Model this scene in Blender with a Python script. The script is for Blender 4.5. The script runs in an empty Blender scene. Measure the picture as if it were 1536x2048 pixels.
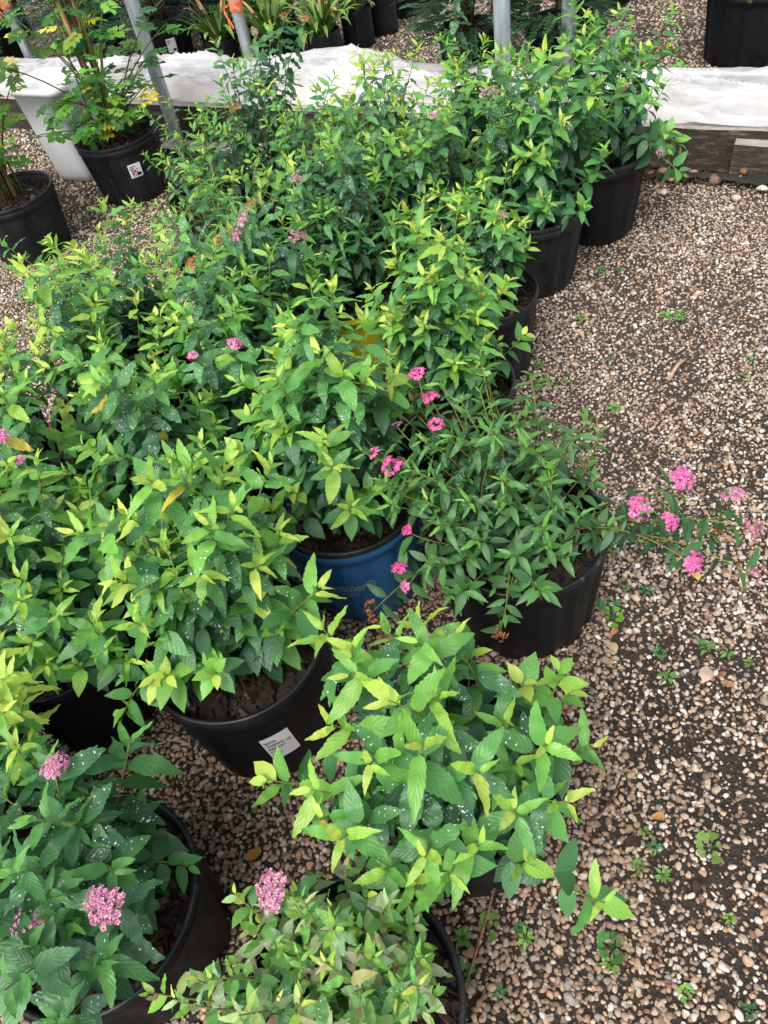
import bpy, math, random
import numpy as np
from mathutils import Vector, Matrix, Euler

random.seed(11)
rng = np.random.default_rng(11)
S = bpy.context.scene
COL = S.collection
PI = math.pi
R = math.radians

# ------------------------------------------------------------------ camera
PITCH, ROLL, CAM_H = R(47.95), R(-12.265), 1.279
fw = Vector((0, math.cos(PITCH), -math.sin(PITCH)))
rt0 = Vector((1, 0, 0))
up0 = rt0.cross(fw)
rt = rt0 * math.cos(ROLL) + up0 * math.sin(ROLL)
up = up0 * math.cos(ROLL) - rt0 * math.sin(ROLL)
cd = bpy.data.cameras.new('camera')
cam = bpy.data.objects.new('camera', cd)
COL.objects.link(cam)
m = Matrix((rt, up, -fw)).transposed().to_4x4()
m.translation = (0, 0, CAM_H)
cam.matrix_world = m
cd.sensor_fit = 'VERTICAL'
cd.sensor_height = 24.0
cd.lens = 24.0 * 1559.6 / 2048
cd.clip_start = 0.02
cd.clip_end = 500
S.camera = cam

# ------------------------------------------------------------------ light: bright overcast
SUN_EL, SUN_AZ = R(58), R(215)          # azimuth clockwise from +Y
W = bpy.data.worlds.new('World')
S.world = W
W.use_nodes = True
nt = W.node_tree
nt.nodes.clear()
sky = nt.nodes.new('ShaderNodeTexSky')
sky.sky_type = 'NISHITA'
sky.sun_disc = False
sky.sun_elevation = SUN_EL
sky.sun_rotation = SUN_AZ
sky.dust_density = 4.0
sky.air_density = 1.0
sky.ozone_density = 1.0
hs = nt.nodes.new('ShaderNodeHueSaturation')
hs.inputs['Saturation'].default_value = 0.45
bg = nt.nodes.new('ShaderNodeBackground')
bg.inputs['Strength'].default_value = 0.15
wo = nt.nodes.new('ShaderNodeOutputWorld')
nt.links.new(sky.outputs[0], hs.inputs['Color'])
nt.links.new(hs.outputs[0], bg.inputs['Color'])
nt.links.new(bg.outputs[0], wo.inputs['Surface'])
sl = bpy.data.lights.new('sun', 'SUN')
sl.energy = 1.1
sl.angle = R(28)
sl.color = (1.0, 0.985, 0.955)
so = bpy.data.objects.new('sun', sl)
COL.objects.link(so)
sd = Vector((math.sin(SUN_AZ) * math.cos(SUN_EL), math.cos(SUN_AZ) * math.cos(SUN_EL), math.sin(SUN_EL)))
so.rotation_euler = sd.to_track_quat('Z', 'Y').to_euler()
so.location = sd * 20
S.view_settings.view_transform = 'Standard'
S.view_settings.look = 'None'
S.view_settings.gamma = 1.0
S.view_settings.use_curve_mapping = False
S.view_settings.exposure = 0.92
S.render.engine = 'CYCLES'
S.cycles.max_bounces = 6
S.cycles.diffuse_bounces = 4
S.cycles.glossy_bounces = 2
S.cycles.transmission_bounces = 4
S.cycles.transparent_max_bounces = 12


# ------------------------------------------------------------------ helpers
def lin(r, g, b):
    def f(c):
        c /= 255.0
        return c / 12.92 if c <= 0.04045 else ((c + 0.055) / 1.055) ** 2.4
    return (f(r), f(g), f(b))


class N:
    """small node-tree builder"""
    def __init__(self, name):
        self.m = bpy.data.materials.new(name)
        self.m.use_nodes = True
        self.t = self.m.node_tree
        self.t.nodes.clear()
        self.out = self.n('ShaderNodeOutputMaterial')

    def n(self, typ, **kw):
        nd = self.t.nodes.new(typ)
        for k, v in kw.items():
            setattr(nd, k, v)
        return nd

    def link(self, a, b):
        self.t.links.new(a, b)

    def set(self, sock, v):
        if hasattr(v, 'is_linked'):
            self.link(v, sock)
        else:
            if isinstance(v, (tuple, list)) and len(v) == 3 and sock.type == 'RGBA':
                v = (*v, 1)
            sock.default_value = v

    def noise(self, scale, detail=4, rough=.6, vec=None, out='Fac'):
        nd = self.n('ShaderNodeTexNoise')
        nd.inputs['Scale'].default_value = scale
        nd.inputs['Detail'].default_value = detail
        nd.inputs['Roughness'].default_value = rough
        if vec is not None:
            self.link(vec, nd.inputs['Vector'])
        return nd.outputs[out]

    def ramp(self, fac, stops):
        nd = self.n('ShaderNodeValToRGB')
        e = nd.color_ramp.elements
        while len(e) < len(stops):
            e.new(0.5)
        for el, (p, c) in zip(e, stops):
            el.position = p
            el.color = (*c, 1) if len(c) == 3 else c
        self.link(fac, nd.inputs[0])
        return nd.outputs[0]

    def math(self, op, a, b=0.0, c=0.0, clamp=False):
        nd = self.n('ShaderNodeMath', operation=op, use_clamp=clamp)
        for i, v in enumerate((a, b, c)):
            self.set(nd.inputs[i], v)
        return nd.outputs[0]

    def mix(self, fac, a, b, blend='MIX'):
        nd = self.n('ShaderNodeMix', data_type='RGBA', blend_type=blend)
        self.set(nd.inputs[0], fac)
        self.set(nd.inputs[6], a)
        self.set(nd.inputs[7], b)
        return nd.outputs[2]

    def bump(self, h, strength=.4, dist=.01):
        nd = self.n('ShaderNodeBump')
        nd.inputs['Strength'].default_value = strength
        nd.inputs['Distance'].default_value = dist
        self.link(h, nd.inputs['Height'])
        return nd.outputs[0]

    def coord(self, w='Object'):
        return self.n('ShaderNodeTexCoord').outputs[w]

    def bsdf(self, color, rough=.6, spec=.5, normal=None, metal=0.0, **kw):
        nd = self.n('ShaderNodeBsdfPrincipled')
        self.set(nd.inputs['Base Color'], color)
        self.set(nd.inputs['Roughness'], rough)
        self.set(nd.inputs['Specular IOR Level'], spec)
        self.set(nd.inputs['Metallic'], metal)
        for k, v in kw.items():
            self.set(nd.inputs[k], v)
        if normal is not None:
            self.link(normal, nd.inputs['Normal'])
        return nd.outputs[0]

    def done(self, sh):
        self.link(sh, self.out.inputs['Surface'])
        return self.m


def new_obj(name, data, parent=None, mat4=None, color=None):
    o = bpy.data.objects.new(name, data)
    COL.objects.link(o)
    if parent is not None:
        o.parent = parent
    if mat4 is not None:
        o.matrix_basis = mat4
    if color is not None:
        o.color = (color[0], color[1], color[2], 1)
    return o


def tag(o, label=None, cat=None, group=None, kind=None):
    if label:
        o['label'] = label
    if cat:
        o['category'] = cat
    if group:
        o['group'] = group
    if kind:
        o['kind'] = kind
    return o


def thing(name, loc, label, cat, group=None, rz=0.0):
    o = new_obj(name, None)
    o.location = loc
    o.rotation_euler = (0, 0, rz)
    o.empty_display_size = .05
    return tag(o, label, cat, group)


def mesh(name, v, f, mats, smooth=False, fm=None, tint=None, uv=None):
    me = bpy.data.meshes.new(name)
    me.from_pydata([tuple(map(float, p)) for p in v], [], [tuple(int(i) for i in q) for q in f])
    for mt in (mats if isinstance(mats, (list, tuple)) else [mats]):
        me.materials.append(mt)
    if smooth:
        me.polygons.foreach_set('use_smooth', [True] * len(me.polygons))
    if fm is not None:
        me.polygons.foreach_set('material_index', list(map(int, fm)))
    if tint is not None:
        a = me.attributes.new('tint', 'FLOAT_COLOR', 'POINT')
        t = np.ones((len(v), 4), np.float32)
        t[:, :3] = tint
        a.data.foreach_set('color', t.ravel())
    if uv is not None:
        l = me.uv_layers.new(name='uv')
        vi = np.empty(len(me.loops), np.int32)
        me.loops.foreach_get('vertex_index', vi)
        l.data.foreach_set('uv', np.asarray(uv, np.float32)[vi].ravel())
    me.update()
    return me


class MB:
    """collects pieces of one mesh"""
    def __init__(self):
        self.v, self.f, self.m, self.t = [], [], [], []

    def add(self, v, f, mi=0, tint=(1, 1, 1)):
        k = len(self.v)
        self.v += [tuple(p) for p in v]
        self.f += [tuple(i + k for i in q) for q in f]
        self.m += [mi] * len(f)
        self.t += [tint] * len(v)

    def box(self, x0, x1, y0, y1, z0, z1, mi=0, mt=None, tint=(1, 1, 1)):
        v = [Vector((x, y, z)) for x in (x0, x1) for y in (y0, y1) for z in (z0, z1)]
        if mt is not None:
            v = [mt @ p for p in v]
        self.add(v, [(0, 1, 3, 2), (4, 6, 7, 5), (0, 4, 5, 1), (2, 3, 7, 6), (0, 2, 6, 4), (1, 5, 7, 3)], mi, tint)

    def tube(self, pts, rad, n=5, mi=0, cap=True, tint=(1, 1, 1)):
        pts = [Vector(p) for p in pts]
        if not hasattr(rad, '__len__'):
            rad = [rad] * len(pts)
        v, f = [], []
        ref = Vector((0.31, 0.17, 0.93))
        for i, p in enumerate(pts):
            t = (pts[min(i + 1, len(pts) - 1)] - pts[max(i - 1, 0)]).normalized()
            if abs(t.dot(ref)) > .97:
                ref = Vector((1, 0, 0))
            a = t.cross(ref).normalized()
            b = t.cross(a)
            for k in range(n):
                an = 2 * PI * k / n
                v.append(p + (a * math.cos(an) + b * math.sin(an)) * rad[i])
        for i in range(len(pts) - 1):
            for k in range(n):
                k2 = (k + 1) % n
                f.append((i * n + k, (i + 1) * n + k, (i + 1) * n + k2, i * n + k2))
        if cap:
            f.append(tuple(range(n)))
            f.append(tuple(reversed(range((len(pts) - 1) * n, len(pts) * n))))
        self.add(v, f, mi, tint)

    def build(self, name, mats, smooth=False, tint=False):
        return mesh(name, self.v, self.f, mats, smooth, self.m, np.array(self.t) if tint else None)


def lathe(prof, n=44, rib=None):
    """prof: list of (r, z); rib(i_ring, angle) -> radius factor"""
    v, f = [], []
    for i, (r, z) in enumerate(prof):
        for k in range(n):
            a = 2 * PI * k / n
            q = r * (rib(i, a) if rib else 1)
            v.append((q * math.cos(a), q * math.sin(a), z))
    for i in range(len(prof) - 1):
        for k in range(n):
            k2 = (k + 1) % n
            f.append((i * n + k, i * n + k2, (i + 1) * n + k2, (i + 1) * n + k))
    return v, f


def vnoise(x, y, seed=0):
    """value noise on arrays"""
    x = np.asarray(x, float)
    y = np.asarray(y, float)
    xi, yi = np.floor(x).astype(int), np.floor(y).astype(int)
    fx, fy = x - xi, y - yi
    fx, fy = fx * fx * (3 - 2 * fx), fy * fy * (3 - 2 * fy)

    def h(a, b):
        k = (a * 374761393 + b * 668265263 + seed * 974711) & 0x7fffffff
        k = ((k ^ (k >> 13)) * 1274126177) & 0x7fffffff
        return ((k ^ (k >> 16)) & 0xffff) / 65535.0
    return (h(xi, yi) * (1 - fx) + h(xi + 1, yi) * fx) * (1 - fy) + (h(xi, yi + 1) * (1 - fx) + h(xi + 1, yi + 1) * fx) * fy


def fbm(x, y, seed=0, oct=4):
    s, a, t = 0, .5, 0
    for i in range(oct):
        s = s + a * vnoise(np.asarray(x) * 2 ** i + i * 7.3, np.asarray(y) * 2 ** i - i * 3.1, seed + i)
        t += a
        a *= .5
    return s / t


# ------------------------------------------------------------------ materials
def mat_soil_ground():
    b = N('packed_earth')
    c = b.coord()
    n1 = b.noise(3.0, 6, .65, c)
    n2 = b.noise(140.0, 4, .7, c)
    base = b.ramp(n1, [(.3, (.018, .0135, .0105)), (.55, (.036, .027, .021)), (.75, (.062, .047, .037))])
    sp = b.n('ShaderNodeSeparateXYZ')
    b.link(c, sp.inputs[0])
    dry = b.math('MULTIPLY_ADD', b.math('ADD', sp.outputs[1], n1), .9, -1.0, clamp=True)
    base = b.mix(dry, base, (.085, .064, .049))
    base = b.mix(b.ramp(n2, [(.35, (0, 0, 0)), (.75, (1, 1, 1))]), base, (.08, .062, .049))
    return b.done(b.bsdf(base, .95, .2, b.bump(n2, 1.0, .012)))


def pebble_nodes(name, instanced):
    b = N(name)
    if instanced:
        a = b.n('ShaderNodeAttribute', attribute_type='INSTANCER', attribute_name='col')
        col = a.outputs['Color']
    else:
        col = b.n('ShaderNodeObjectInfo').outputs['Color']
    c = b.coord()
    oi = b.n('ShaderNodeObjectInfo').outputs['Random']
    vm = b.n('ShaderNodeVectorMath', operation='ADD')
    b.link(c, vm.inputs[0])
    cb = b.n('ShaderNodeCombineXYZ')
    b.link(b.math('MULTIPLY', oi, 40.0), cb.inputs[0])
    b.link(cb.outputs[0], vm.inputs[1])
    n1 = b.noise(1.6, 3, .6, vm.outputs[0])
    n2 = b.noise(6.0, 4, .7, vm.outputs[0])
    base = b.mix(b.ramp(n1, [(.35, (.0, .0, .0)), (.7, (.45, .45, .45))]), col, (.24, .15, .09))
    base = b.mix(b.ramp(n2, [(.52, (0, 0, 0)), (.72, (.7, .7, .7))]), base, (.085, .06, .042))
    return b.done(b.bsdf(base, .75, .3, b.bump(n2, .25, .05)))


def mat_plastic(name, col, dust=(.040, .046, .056), rough=.50, amt=.14, mud=.40):
    b = N(name)
    c = b.coord()
    n1 = b.noise(9.0, 5, .7, c)
    n2 = b.noise(60.0, 3, .6, c)
    mp = b.n('ShaderNodeMapping')
    mp.inputs['Scale'].default_value = (34, 34, 2.0)
    b.link(c, mp.inputs[0])
    n3 = b.noise(2.0, 4, .7, mp.outputs[0])
    d = b.ramp(n1, [(.45, (0, 0, 0)), (.8, (amt, amt, amt))])
    base = b.mix(d, col, dust)
    scr = b.ramp(n3, [(.62, (0, 0, 0)), (.74, (amt * 1.4,) * 3)])
    base = b.mix(scr, base, tuple(x * 1.6 for x in dust))
    sp = b.n('ShaderNodeSeparateXYZ')
    b.link(c, sp.inputs[0])
    low = b.math('SUBTRACT', 1.0, b.math('MULTIPLY', sp.outputs[2], 20.0), clamp=True)
    splash = b.ramp(b.noise(38.0, 6, .75, c), [(.46, (0, 0, 0)), (.62, (mud,) * 3)])
    base = b.mix(b.math('MULTIPLY', low, splash), base, (.11, .085, .065))
    ro = b.math('MULTIPLY_ADD', n2, .25, rough - .1)
    return b.done(b.bsdf(base, ro, .26, b.bump(b.math('ADD', n2, b.math('MULTIPLY', n1, .8)), .10, .003)))


def leaf_mat(name, rough=.42, transl=.32, veins=6.0, vein_amt=.30, spec=.55):
    b = N(name)
    oc = b.n('ShaderNodeObjectInfo')
    at = b.n('ShaderNodeAttribute', attribute_name='tint')
    col = b.mix(1.0, oc.outputs['Color'], at.outputs['Color'], 'MULTIPLY')
    uv = b.n('ShaderNodeUVMap', uv_map='uv').outputs[0]
    sp = b.n('ShaderNodeSeparateXYZ')
    b.link(uv, sp.inputs[0])
    u = b.math('ABSOLUTE', b.math('MULTIPLY_ADD', sp.outputs[0], 2.0, -1.0))
    v = sp.outputs[1]
    ph = b.math('FRACT', b.math('SUBTRACT', b.math('MULTIPLY', v, veins), b.math('MULTIPLY', u, 1.9)))
    side = b.math('ABSOLUTE', b.math('SUBTRACT', ph, .5))          # 0.5 on the vein
    sv = b.math('MULTIPLY', b.math('SUBTRACT', side, .41), 11.0, clamp=True)
    mid = b.math('SUBTRACT', 1.0, b.math('MULTIPLY', u, 13.0), clamp=True)
    vein = b.math('MAXIMUM', b.math('MULTIPLY', sv, .55), mid)
    light = b.mix(1.0, col, (.055, .06, .012), 'ADD')
    col2 = b.mix(b.math('MULTIPLY', vein, vein_amt), col, light)
    n1 = b.noise(40.0, 3, .6, b.coord())
    col2 = b.mix(b.ramp(n1, [(.35, (0, 0, 0)), (.7, (.30, .30, .30))]), col2, b.mix(1.0, col2, (.62, .72, .6), 'MULTIPLY'))
    rnd = oc.outputs['Random']
    sick = b.math('MULTIPLY', b.math('SUBTRACT', rnd, .80), 4.0, clamp=True)
    spk = b.ramp(b.noise(11.0, 4, .7, b.coord()), [(.60, (0, 0, 0)), (.68, (.8, .8, .8))])
    col2 = b.mix(b.math('MULTIPLY', sick, spk), col2, (.16, .10, .04))
    geo = b.n('ShaderNodeNewGeometry')
    back = b.mix(1.0, col2, (1.15, 1.1, 1.3), 'MULTIPLY')
    col3 = b.mix(geo.outputs['Backfacing'], col2, back)
    h = b.math('ADD', b.math('MULTIPLY', side, 1.6), b.math('MULTIPLY', mid, -.8))
    nm = b.bump(h, .22, .002)
    p = b.bsdf(col3, rough, spec, nm)
    tr = b.n('ShaderNodeBsdfTranslucent')
    b.link(b.mix(1.0, col3, (1.18, 1.38, .78), 'MULTIPLY'), tr.inputs[0])
    mx = b.n('ShaderNodeMixShader')
    mx.inputs[0].default_value = transl
    b.link(p, mx.inputs[1])
    b.link(tr.outputs[0], mx.inputs[2])
    return b.done(mx.outputs[0])


def tint_mat(name, rough=.7, spec=.3, nscale=60, amt=.5):
    """object colour x vertex tint x some noise"""
    b = N(name)
    oc = b.n('ShaderNodeObjectInfo').outputs['Color']
    at = b.n('ShaderNodeAttribute', attribute_name='tint').outputs['Color']
    col = b.mix(1.0, oc, at, 'MULTIPLY')
    n1 = b.noise(nscale, 4, .6, b.coord())
    k = 1 - amt
    col = b.mix(1.0, col, b.ramp(n1, [(.3, (k, k, k)), (.7, (1.15, 1.15, 1.15))]), 'MULTIPLY')
    return b.done(b.bsdf(col, rough, spec, b.bump(n1, .3, .003)))


def mat_drop():
    b = N('water_drop')
    return b.done(b.bsdf((.93, .97, .96), .05, .6, None, 0.0, **{'Transmission Weight': .25, 'IOR': 1.33}))  # near-white base colour stands in for the sky's reflection in the drops


def mat_bark():
    b = N('bark_mulch')
    c = b.coord()
    n1 = b.noise(45.0, 5, .7, c)
    base = b.ramp(n1, [(.3, (.008, .0055, .0045)), (.55, (.026, .017, .012)), (.8, (.07, .042, .03))])
    base = b.mix(1.0, base, b.n('ShaderNodeAttribute', attribute_name='tint').outputs['Color'], 'MULTIPLY')
    return b.done(b.bsdf(base, .85, .3, b.bump(n1, .8, .006)))


def mat_galv():
    b = N('galvanised_steel')
    c = b.coord()
    mp = b.n('ShaderNodeMapping')
    mp.inputs['Scale'].default_value = (1, 1, .12)
    b.link(c, mp.inputs[0])
    n1 = b.noise(70.0, 4, .6, mp.outputs[0])
    n2 = b.noise(9.0, 5, .7, c)
    base = b.ramp(n1, [(.3, (.30, .33, .35)), (.7, (.52, .55, .57))])
    sp = b.n('ShaderNodeSeparateXYZ')
    b.link(c, sp.inputs[0])
    low = b.math('SUBTRACT', 1.0, b.math('MULTIPLY', sp.outputs[2], 8.0), clamp=True)
    rust = b.math('MULTIPLY', low, b.ramp(n2, [(.4, (0, 0, 0)), (.6, (1, 1, 1))]), clamp=True)
    base = b.mix(rust, base, (.30, .17, .10))
    return b.done(b.bsdf(base, .45, .5, b.bump(n1, .1, .002), .55))


def mat_timber():
    b = N('weathered_timber')
    c = b.coord()
    mp = b.n('ShaderNodeMapping')
    mp.inputs['Scale'].default_value = (4.5, 26, 26)
    b.link(c, mp.inputs[0])
    n1 = b.noise(3.0, 6, .7, mp.outputs[0])
    n2 = b.noise(5.0, 5, .65, c)
    dark = b.ramp(n1, [(.3, (.016, .013, .010)), (.55, (.055, .043, .033)), (.75, (.20, .17, .14))])
    pale = b.ramp(n1, [(.3, (.16, .135, .11)), (.7, (.46, .42, .37))])
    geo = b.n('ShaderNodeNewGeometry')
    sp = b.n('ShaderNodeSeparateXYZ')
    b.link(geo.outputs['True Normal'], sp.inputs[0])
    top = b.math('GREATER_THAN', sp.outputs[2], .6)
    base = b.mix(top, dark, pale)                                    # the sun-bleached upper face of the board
    n3 = b.noise(55.0, 5, .7, c)
    base = b.mix(b.ramp(n3, [(.56, (0, 0, 0)), (.70, (.55, .55, .55))]), base, (.17, .15, .125))
    alg = b.ramp(n2, [(.60, (0, 0, 0)), (.72, (.5, .5, .5))])
    base = b.mix(b.math('MULTIPLY', alg, b.math('SUBTRACT', 1.0, top)), base, (.10, .105, .05))
    return b.done(b.bsdf(base, .9, .2, b.bump(n1, .6, .006)))


def mat_film():
    b = N('white_film')
    c = b.coord()
    n1 = b.noise(4.0, 5, .6, c)
    n2 = b.noise(24.0, 5, .65, c)
    col = b.ramp(n1, [(.35, (.70, .70, .71)), (.7, (.80, .805, .82))])
    p = b.bsdf(col, .28, .6, b.bump(n2, .06, .004))
    tl = b.n('ShaderNodeBsdfTranslucent')
    tl.inputs[0].default_value = (.9, .9, .9, 1)
    tp = b.n('ShaderNodeBsdfTransparent')
    m1 = b.n('ShaderNodeMixShader')
    m1.inputs[0].default_value = .2
    b.link(p, m1.inputs[1])
    b.link(tl.outputs[0], m1.inputs[2])
    m2 = b.n('ShaderNodeMixShader')
    b.link(b.ramp(n1, [(.36, (.22,) * 3), (.62, (.62,) * 3)]), m2.inputs[0])
    b.link(m1.outputs[0], m2.inputs[1])
    b.link(tp.outputs[0], m2.inputs[2])
    return b.done(m2.outputs[0])


def mat_simple(name, col, rough=.6, spec=.4, nscale=30., amt=.25, bump=.15):
    b = N(name)
    n1 = b.noise(nscale, 4, .6, b.coord())
    lo = tuple(x * (1 - amt) for x in col)
    hi = tuple(min(1, x * (1 + amt)) for x in col)
    return b.done(b.bsdf(b.ramp(n1, [(.3, lo), (.7, hi)]), rough, spec, b.bump(n1, bump, .003)))


def mat_bin():
    b = N('white_bin_plastic')
    c = b.coord()
    sp = b.n('ShaderNodeSeparateXYZ')
    b.link(c, sp.inputs[0])
    n1 = b.noise(14.0, 5, .7, c)
    low = b.math('SUBTRACT', 1.0, b.math('MULTIPLY', sp.outputs[2], 17.0), clamp=True)
    st = b.math('MULTIPLY', low, b.ramp(n1, [(.38, (0, 0, 0)), (.55, (1, 1, 1))]), clamp=True)
    base = b.mix(b.math('MULTIPLY', st, .8), (.80, .81, .83), (.36, .30, .52))
    n2 = b.noise(5.0, 5, .7, c)
    base = b.mix(b.ramp(n2, [(.5, (0, 0, 0)), (.8, (.25,) * 3)]), base, (.5, .47, .42))
    return b.done(b.bsdf(base, .4, .5))


M = {}
M['earth'] = mat_soil_ground()
M['pebble_i'] = pebble_nodes('pebble_mass', True)
M['pebble'] = pebble_nodes('pebble_stone', False)
M['black'] = mat_plastic('black_pot_plastic', (.0052, .0060, .0074))
M['dusty'] = mat_plastic('dusty_pot_plastic', (.010, .0112, .0132), (.085, .086, .088), .45, .30)
M['blue'] = mat_plastic('blue_pot_plastic', lin(40, 98, 150), (.12, .17, .22), .34, .2, .4)
M['yellow'] = mat_plastic('yellow_pot_plastic', (.50, .42, .012), (.3, .28, .1), .4, .2, .4)
M['rimblack'] = mat_plastic('rim_plastic', (.010, .0107, .012), (.16, .165, .175), .30, .25, 0.0)
M['leaf'] = leaf_mat('spirea_leaf')
M['roseleaf'] = leaf_mat('rose_leaf', .4, .35, 6.0, .35)
M['needle'] = tint_mat('needle', .5, .4, 30, .3)
M['stem'] = tint_mat('stem_bark', .75, .3, 90, .45)
M['flower'] = tint_mat('petal', .6, .2, 120, .2)
M['drop'] = mat_drop()
M['bark'] = mat_bark()
M['galv'] = mat_galv()
M['timber'] = mat_timber()
M['film'] = mat_film()
M['bin'] = mat_bin()
M['sand'] = mat_simple('bed_sand', (.36, .29, .22), .95, .1, 18, .35, .5)
M['card'] = mat_simple('white_label', (.80, .80, .81), .45, .4, 12, .05, .02)
M['ink'] = mat_simple('label_ink', (.02, .02, .02), .6, .2, 12, .1, 0)
M['redink'] = mat_simple('label_red', (.45, .05, .07), .6, .2, 60, .5, 0)
M['print'] = mat_simple('pot_print', (.27, .31, .33), .5, .3, 60, .35, 0)
M['tape'] = mat_simple('orange_tape', (.80, .20, .08), .5, .4, 40, .3, .2)
M['cane'] = mat_simple('bamboo', (.42, .27, .12), .6, .3, 25, .45, .2)
M['tie'] = mat_simple('green_tie', (.01, .22, .16), .5, .3, 20, .2, 0)
M['fabric'] = mat_simple('black_weed_fabric', (.03, .029, .028), .8, .2, 80, .5, .3)
M['bag'] = mat_plastic('grow_bag_film', (.011, .012, .014), (.07, .07, .07), .38, .3)
M['deadleaf'] = tint_mat('dry_leaf', .8, .2, 45, .5)
M['weed'] = tint_mat('weed_leaf', .5, .35, 60, .3)
M['tagplastic'] = mat_simple('tag_plastic', (.70, .74, .72), .4, .4, 12, .1, 0)
M['taggreen'] = mat_simple('tag_green', (.02, .20, .13), .4, .4, 12, .1, 0)
M['rust'] = mat_simple('rusty_bolt', (.16, .085, .05), .8, .3, 90, .5, .5)

# ------------------------------------------------------------------ ground
gx = np.concatenate([[-150, -40, -12, -6], np.linspace(-3.5, 4.0, 120), [7, 14, 40, 150]])
gy = np.concatenate([[-150, -40, -10, -3], np.linspace(-1.0, 7.5, 130), [10, 18, 45, 150]])
GX, GY = np.meshgrid(gx, gy, indexing='ij')


def ground_z(x, y):
    x = np.asarray(x, float)
    y = np.asarray(y, float)
    k = np.clip(1 - (np.maximum(np.abs(x) - 4, 0) + np.maximum(np.abs(y - 3) - 5, 0)), 0, 1)
    return (fbm(x * 2.2, y * 2.2, 5, 4) - .5) * .022 * k


GZ = ground_z(GX, GY)
gv = np.stack([GX, GY, GZ], -1).reshape(-1, 3)
nx, ny = len(gx), len(gy)
gf = [(i * ny + j, (i + 1) * ny + j, (i + 1) * ny + j + 1, i * ny + j + 1) for i in range(nx - 1) for j in range(ny - 1)]
ground = new_obj('ground', mesh('ground', gv, gf, M['earth'], True))
tag(ground, 'brown earth yard with tan pea gravel', None, None, 'structure')


# pebbles: a few stone shapes, instanced
def icosphere(sub):
    import bmesh
    bm = bmesh.new()
    bmesh.ops.create_icosphere(bm, subdivisions=sub, radius=1)
    v = np.array([p.co[:] for p in bm.verts])
    f = [[q.index for q in p.verts] for p in bm.faces]
    bm.free()
    return v, f


pebcol = bpy.data.collections.new('pebble_shapes')
ico_v, ico_f = icosphere(2)
PEB = []
for k in range(7):
    d = ico_v.copy()
    q = rng.normal(size=(6, 3))
    q /= np.linalg.norm(q, axis=1)[:, None]
    rad = np.ones(len(d))
    for e in q:                                   # knock flats into the stone
        h = d @ e
        lim = rng.uniform(.55, .85)
        rad = np.where(h > lim, rad * (lim / np.maximum(h, .01)) ** .8, rad)
    d = d * rad[:, None] * np.array([1, rng.uniform(.65, .9), rng.uniform(.45, .7)])
    PEB.append(d)
    me = mesh('pebble', d * .5, ico_f, M['pebble_i'], True)
    o = bpy.data.objects.new('pebble_shape', me)
    pebcol.objects.link(o)
PEB_ME = [mesh('pebble', d * .5, ico_f, M['pebble'], True) for d in PEB]

PAL = np.array([lin(*c) for c in [(224, 210, 190), (204, 182, 154), (186, 156, 124), (164, 132, 102), (212, 192, 170), (224, 214, 198), (150, 120, 94), (182, 158, 138), (126, 100, 80), (194, 154, 118), (146, 138, 130), (124, 80, 64), (228, 214, 196), (176, 146, 114), (232, 222, 208), (196, 174, 148), (206, 170, 130)]])


def gravel_points(y0, y1, cell, size, grit=False):
    nx_, ny_ = int(7.5 / cell), int((y1 - y0) / cell)
    ii, jj = np.meshgrid(np.arange(nx_), np.arange(ny_), indexing='ij')
    x = -3.2 + (ii + rng.uniform(-.1, 1.1, ii.shape)) * cell
    y = y0 + (jj + rng.uniform(-.1, 1.1, ii.shape)) * cell
    x, y = x.ravel(), y.ravel()
    k = (x > -1.05 - .26 * np.maximum(y, 0)) & (x < .85 + .52 * np.maximum(y, 0))
    x, y = x[k], y[k]
    patch = fbm(x * 2.6, y * 2.6, 21, 4) * .6 + fbm(x * 11, y * 11, 33, 3) * .4
    inner = (x < .30 + .22 * y - .1) & (y < 1.2)           # between the pots the stones lie deeper and cover everything
    dens = np.clip((patch - .30) * 4.8, .42, .97)
    dens = np.where(y > 1.0, np.maximum(dens, .55), dens)
    dens = np.where(inner, np.maximum(dens, .93), dens)
    if grit:
        dens = np.where(x > -.05 + .33 * y, .75, .1)
    k = rng.uniform(size=len(x)) < dens
    x, y, inner = x[k], y[k], inner[k]
    n = len(x)
    s = size * np.exp(rng.normal(0, .27, n)) * np.where(inner, 1.02, np.where(y > 1.1, .90, .97))
    s = np.where(rng.uniform(size=n) < .010, s * 1.6, s)
    s = np.minimum(s, size * 2.1)
    z = ground_z(x, y) + s * rng.uniform(-.02, .26, n)
    rot = np.stack([rng.normal(0, .35, n), rng.normal(0, .35, n), rng.uniform(0, 2 * PI, n)], 1)
    scl = s[:, None] * rng.uniform(.85, 1.15, (n, 3))
    wgt = rng.uniform(size=n)
    pi_ = rng.integers(0, len(PAL), n)
    brown = np.array([2, 3, 6, 8, 9, 7, 3, 10, 1])
    pi_ = np.where(inner & (wgt < .8), brown[rng.integers(0, len(brown), n)], pi_)
    col = PAL[pi_] * rng.uniform(.72, 1.08, (n, 1))
    col = col * .80 + col.mean(1, keepdims=True) * .20
    if grit:
        z = ground_z(x, y) + s * rng.uniform(.05, .4, n)
        col = col * rng.uniform(.22, .95, (n, 1))
    return np.stack([x, y, z], 1), rot, scl, col, rng.integers(0, 7, n), s


g1 = gravel_points(-.35, 2.75, .0076, .0094)
g2 = gravel_points(2.75, 6.4, .0125, .0128)
g3 = gravel_points(-.2, 1.7, .0088, .0046, True)
gp = [np.concatenate(a) for a in zip(g1, g2, g3)]

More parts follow.
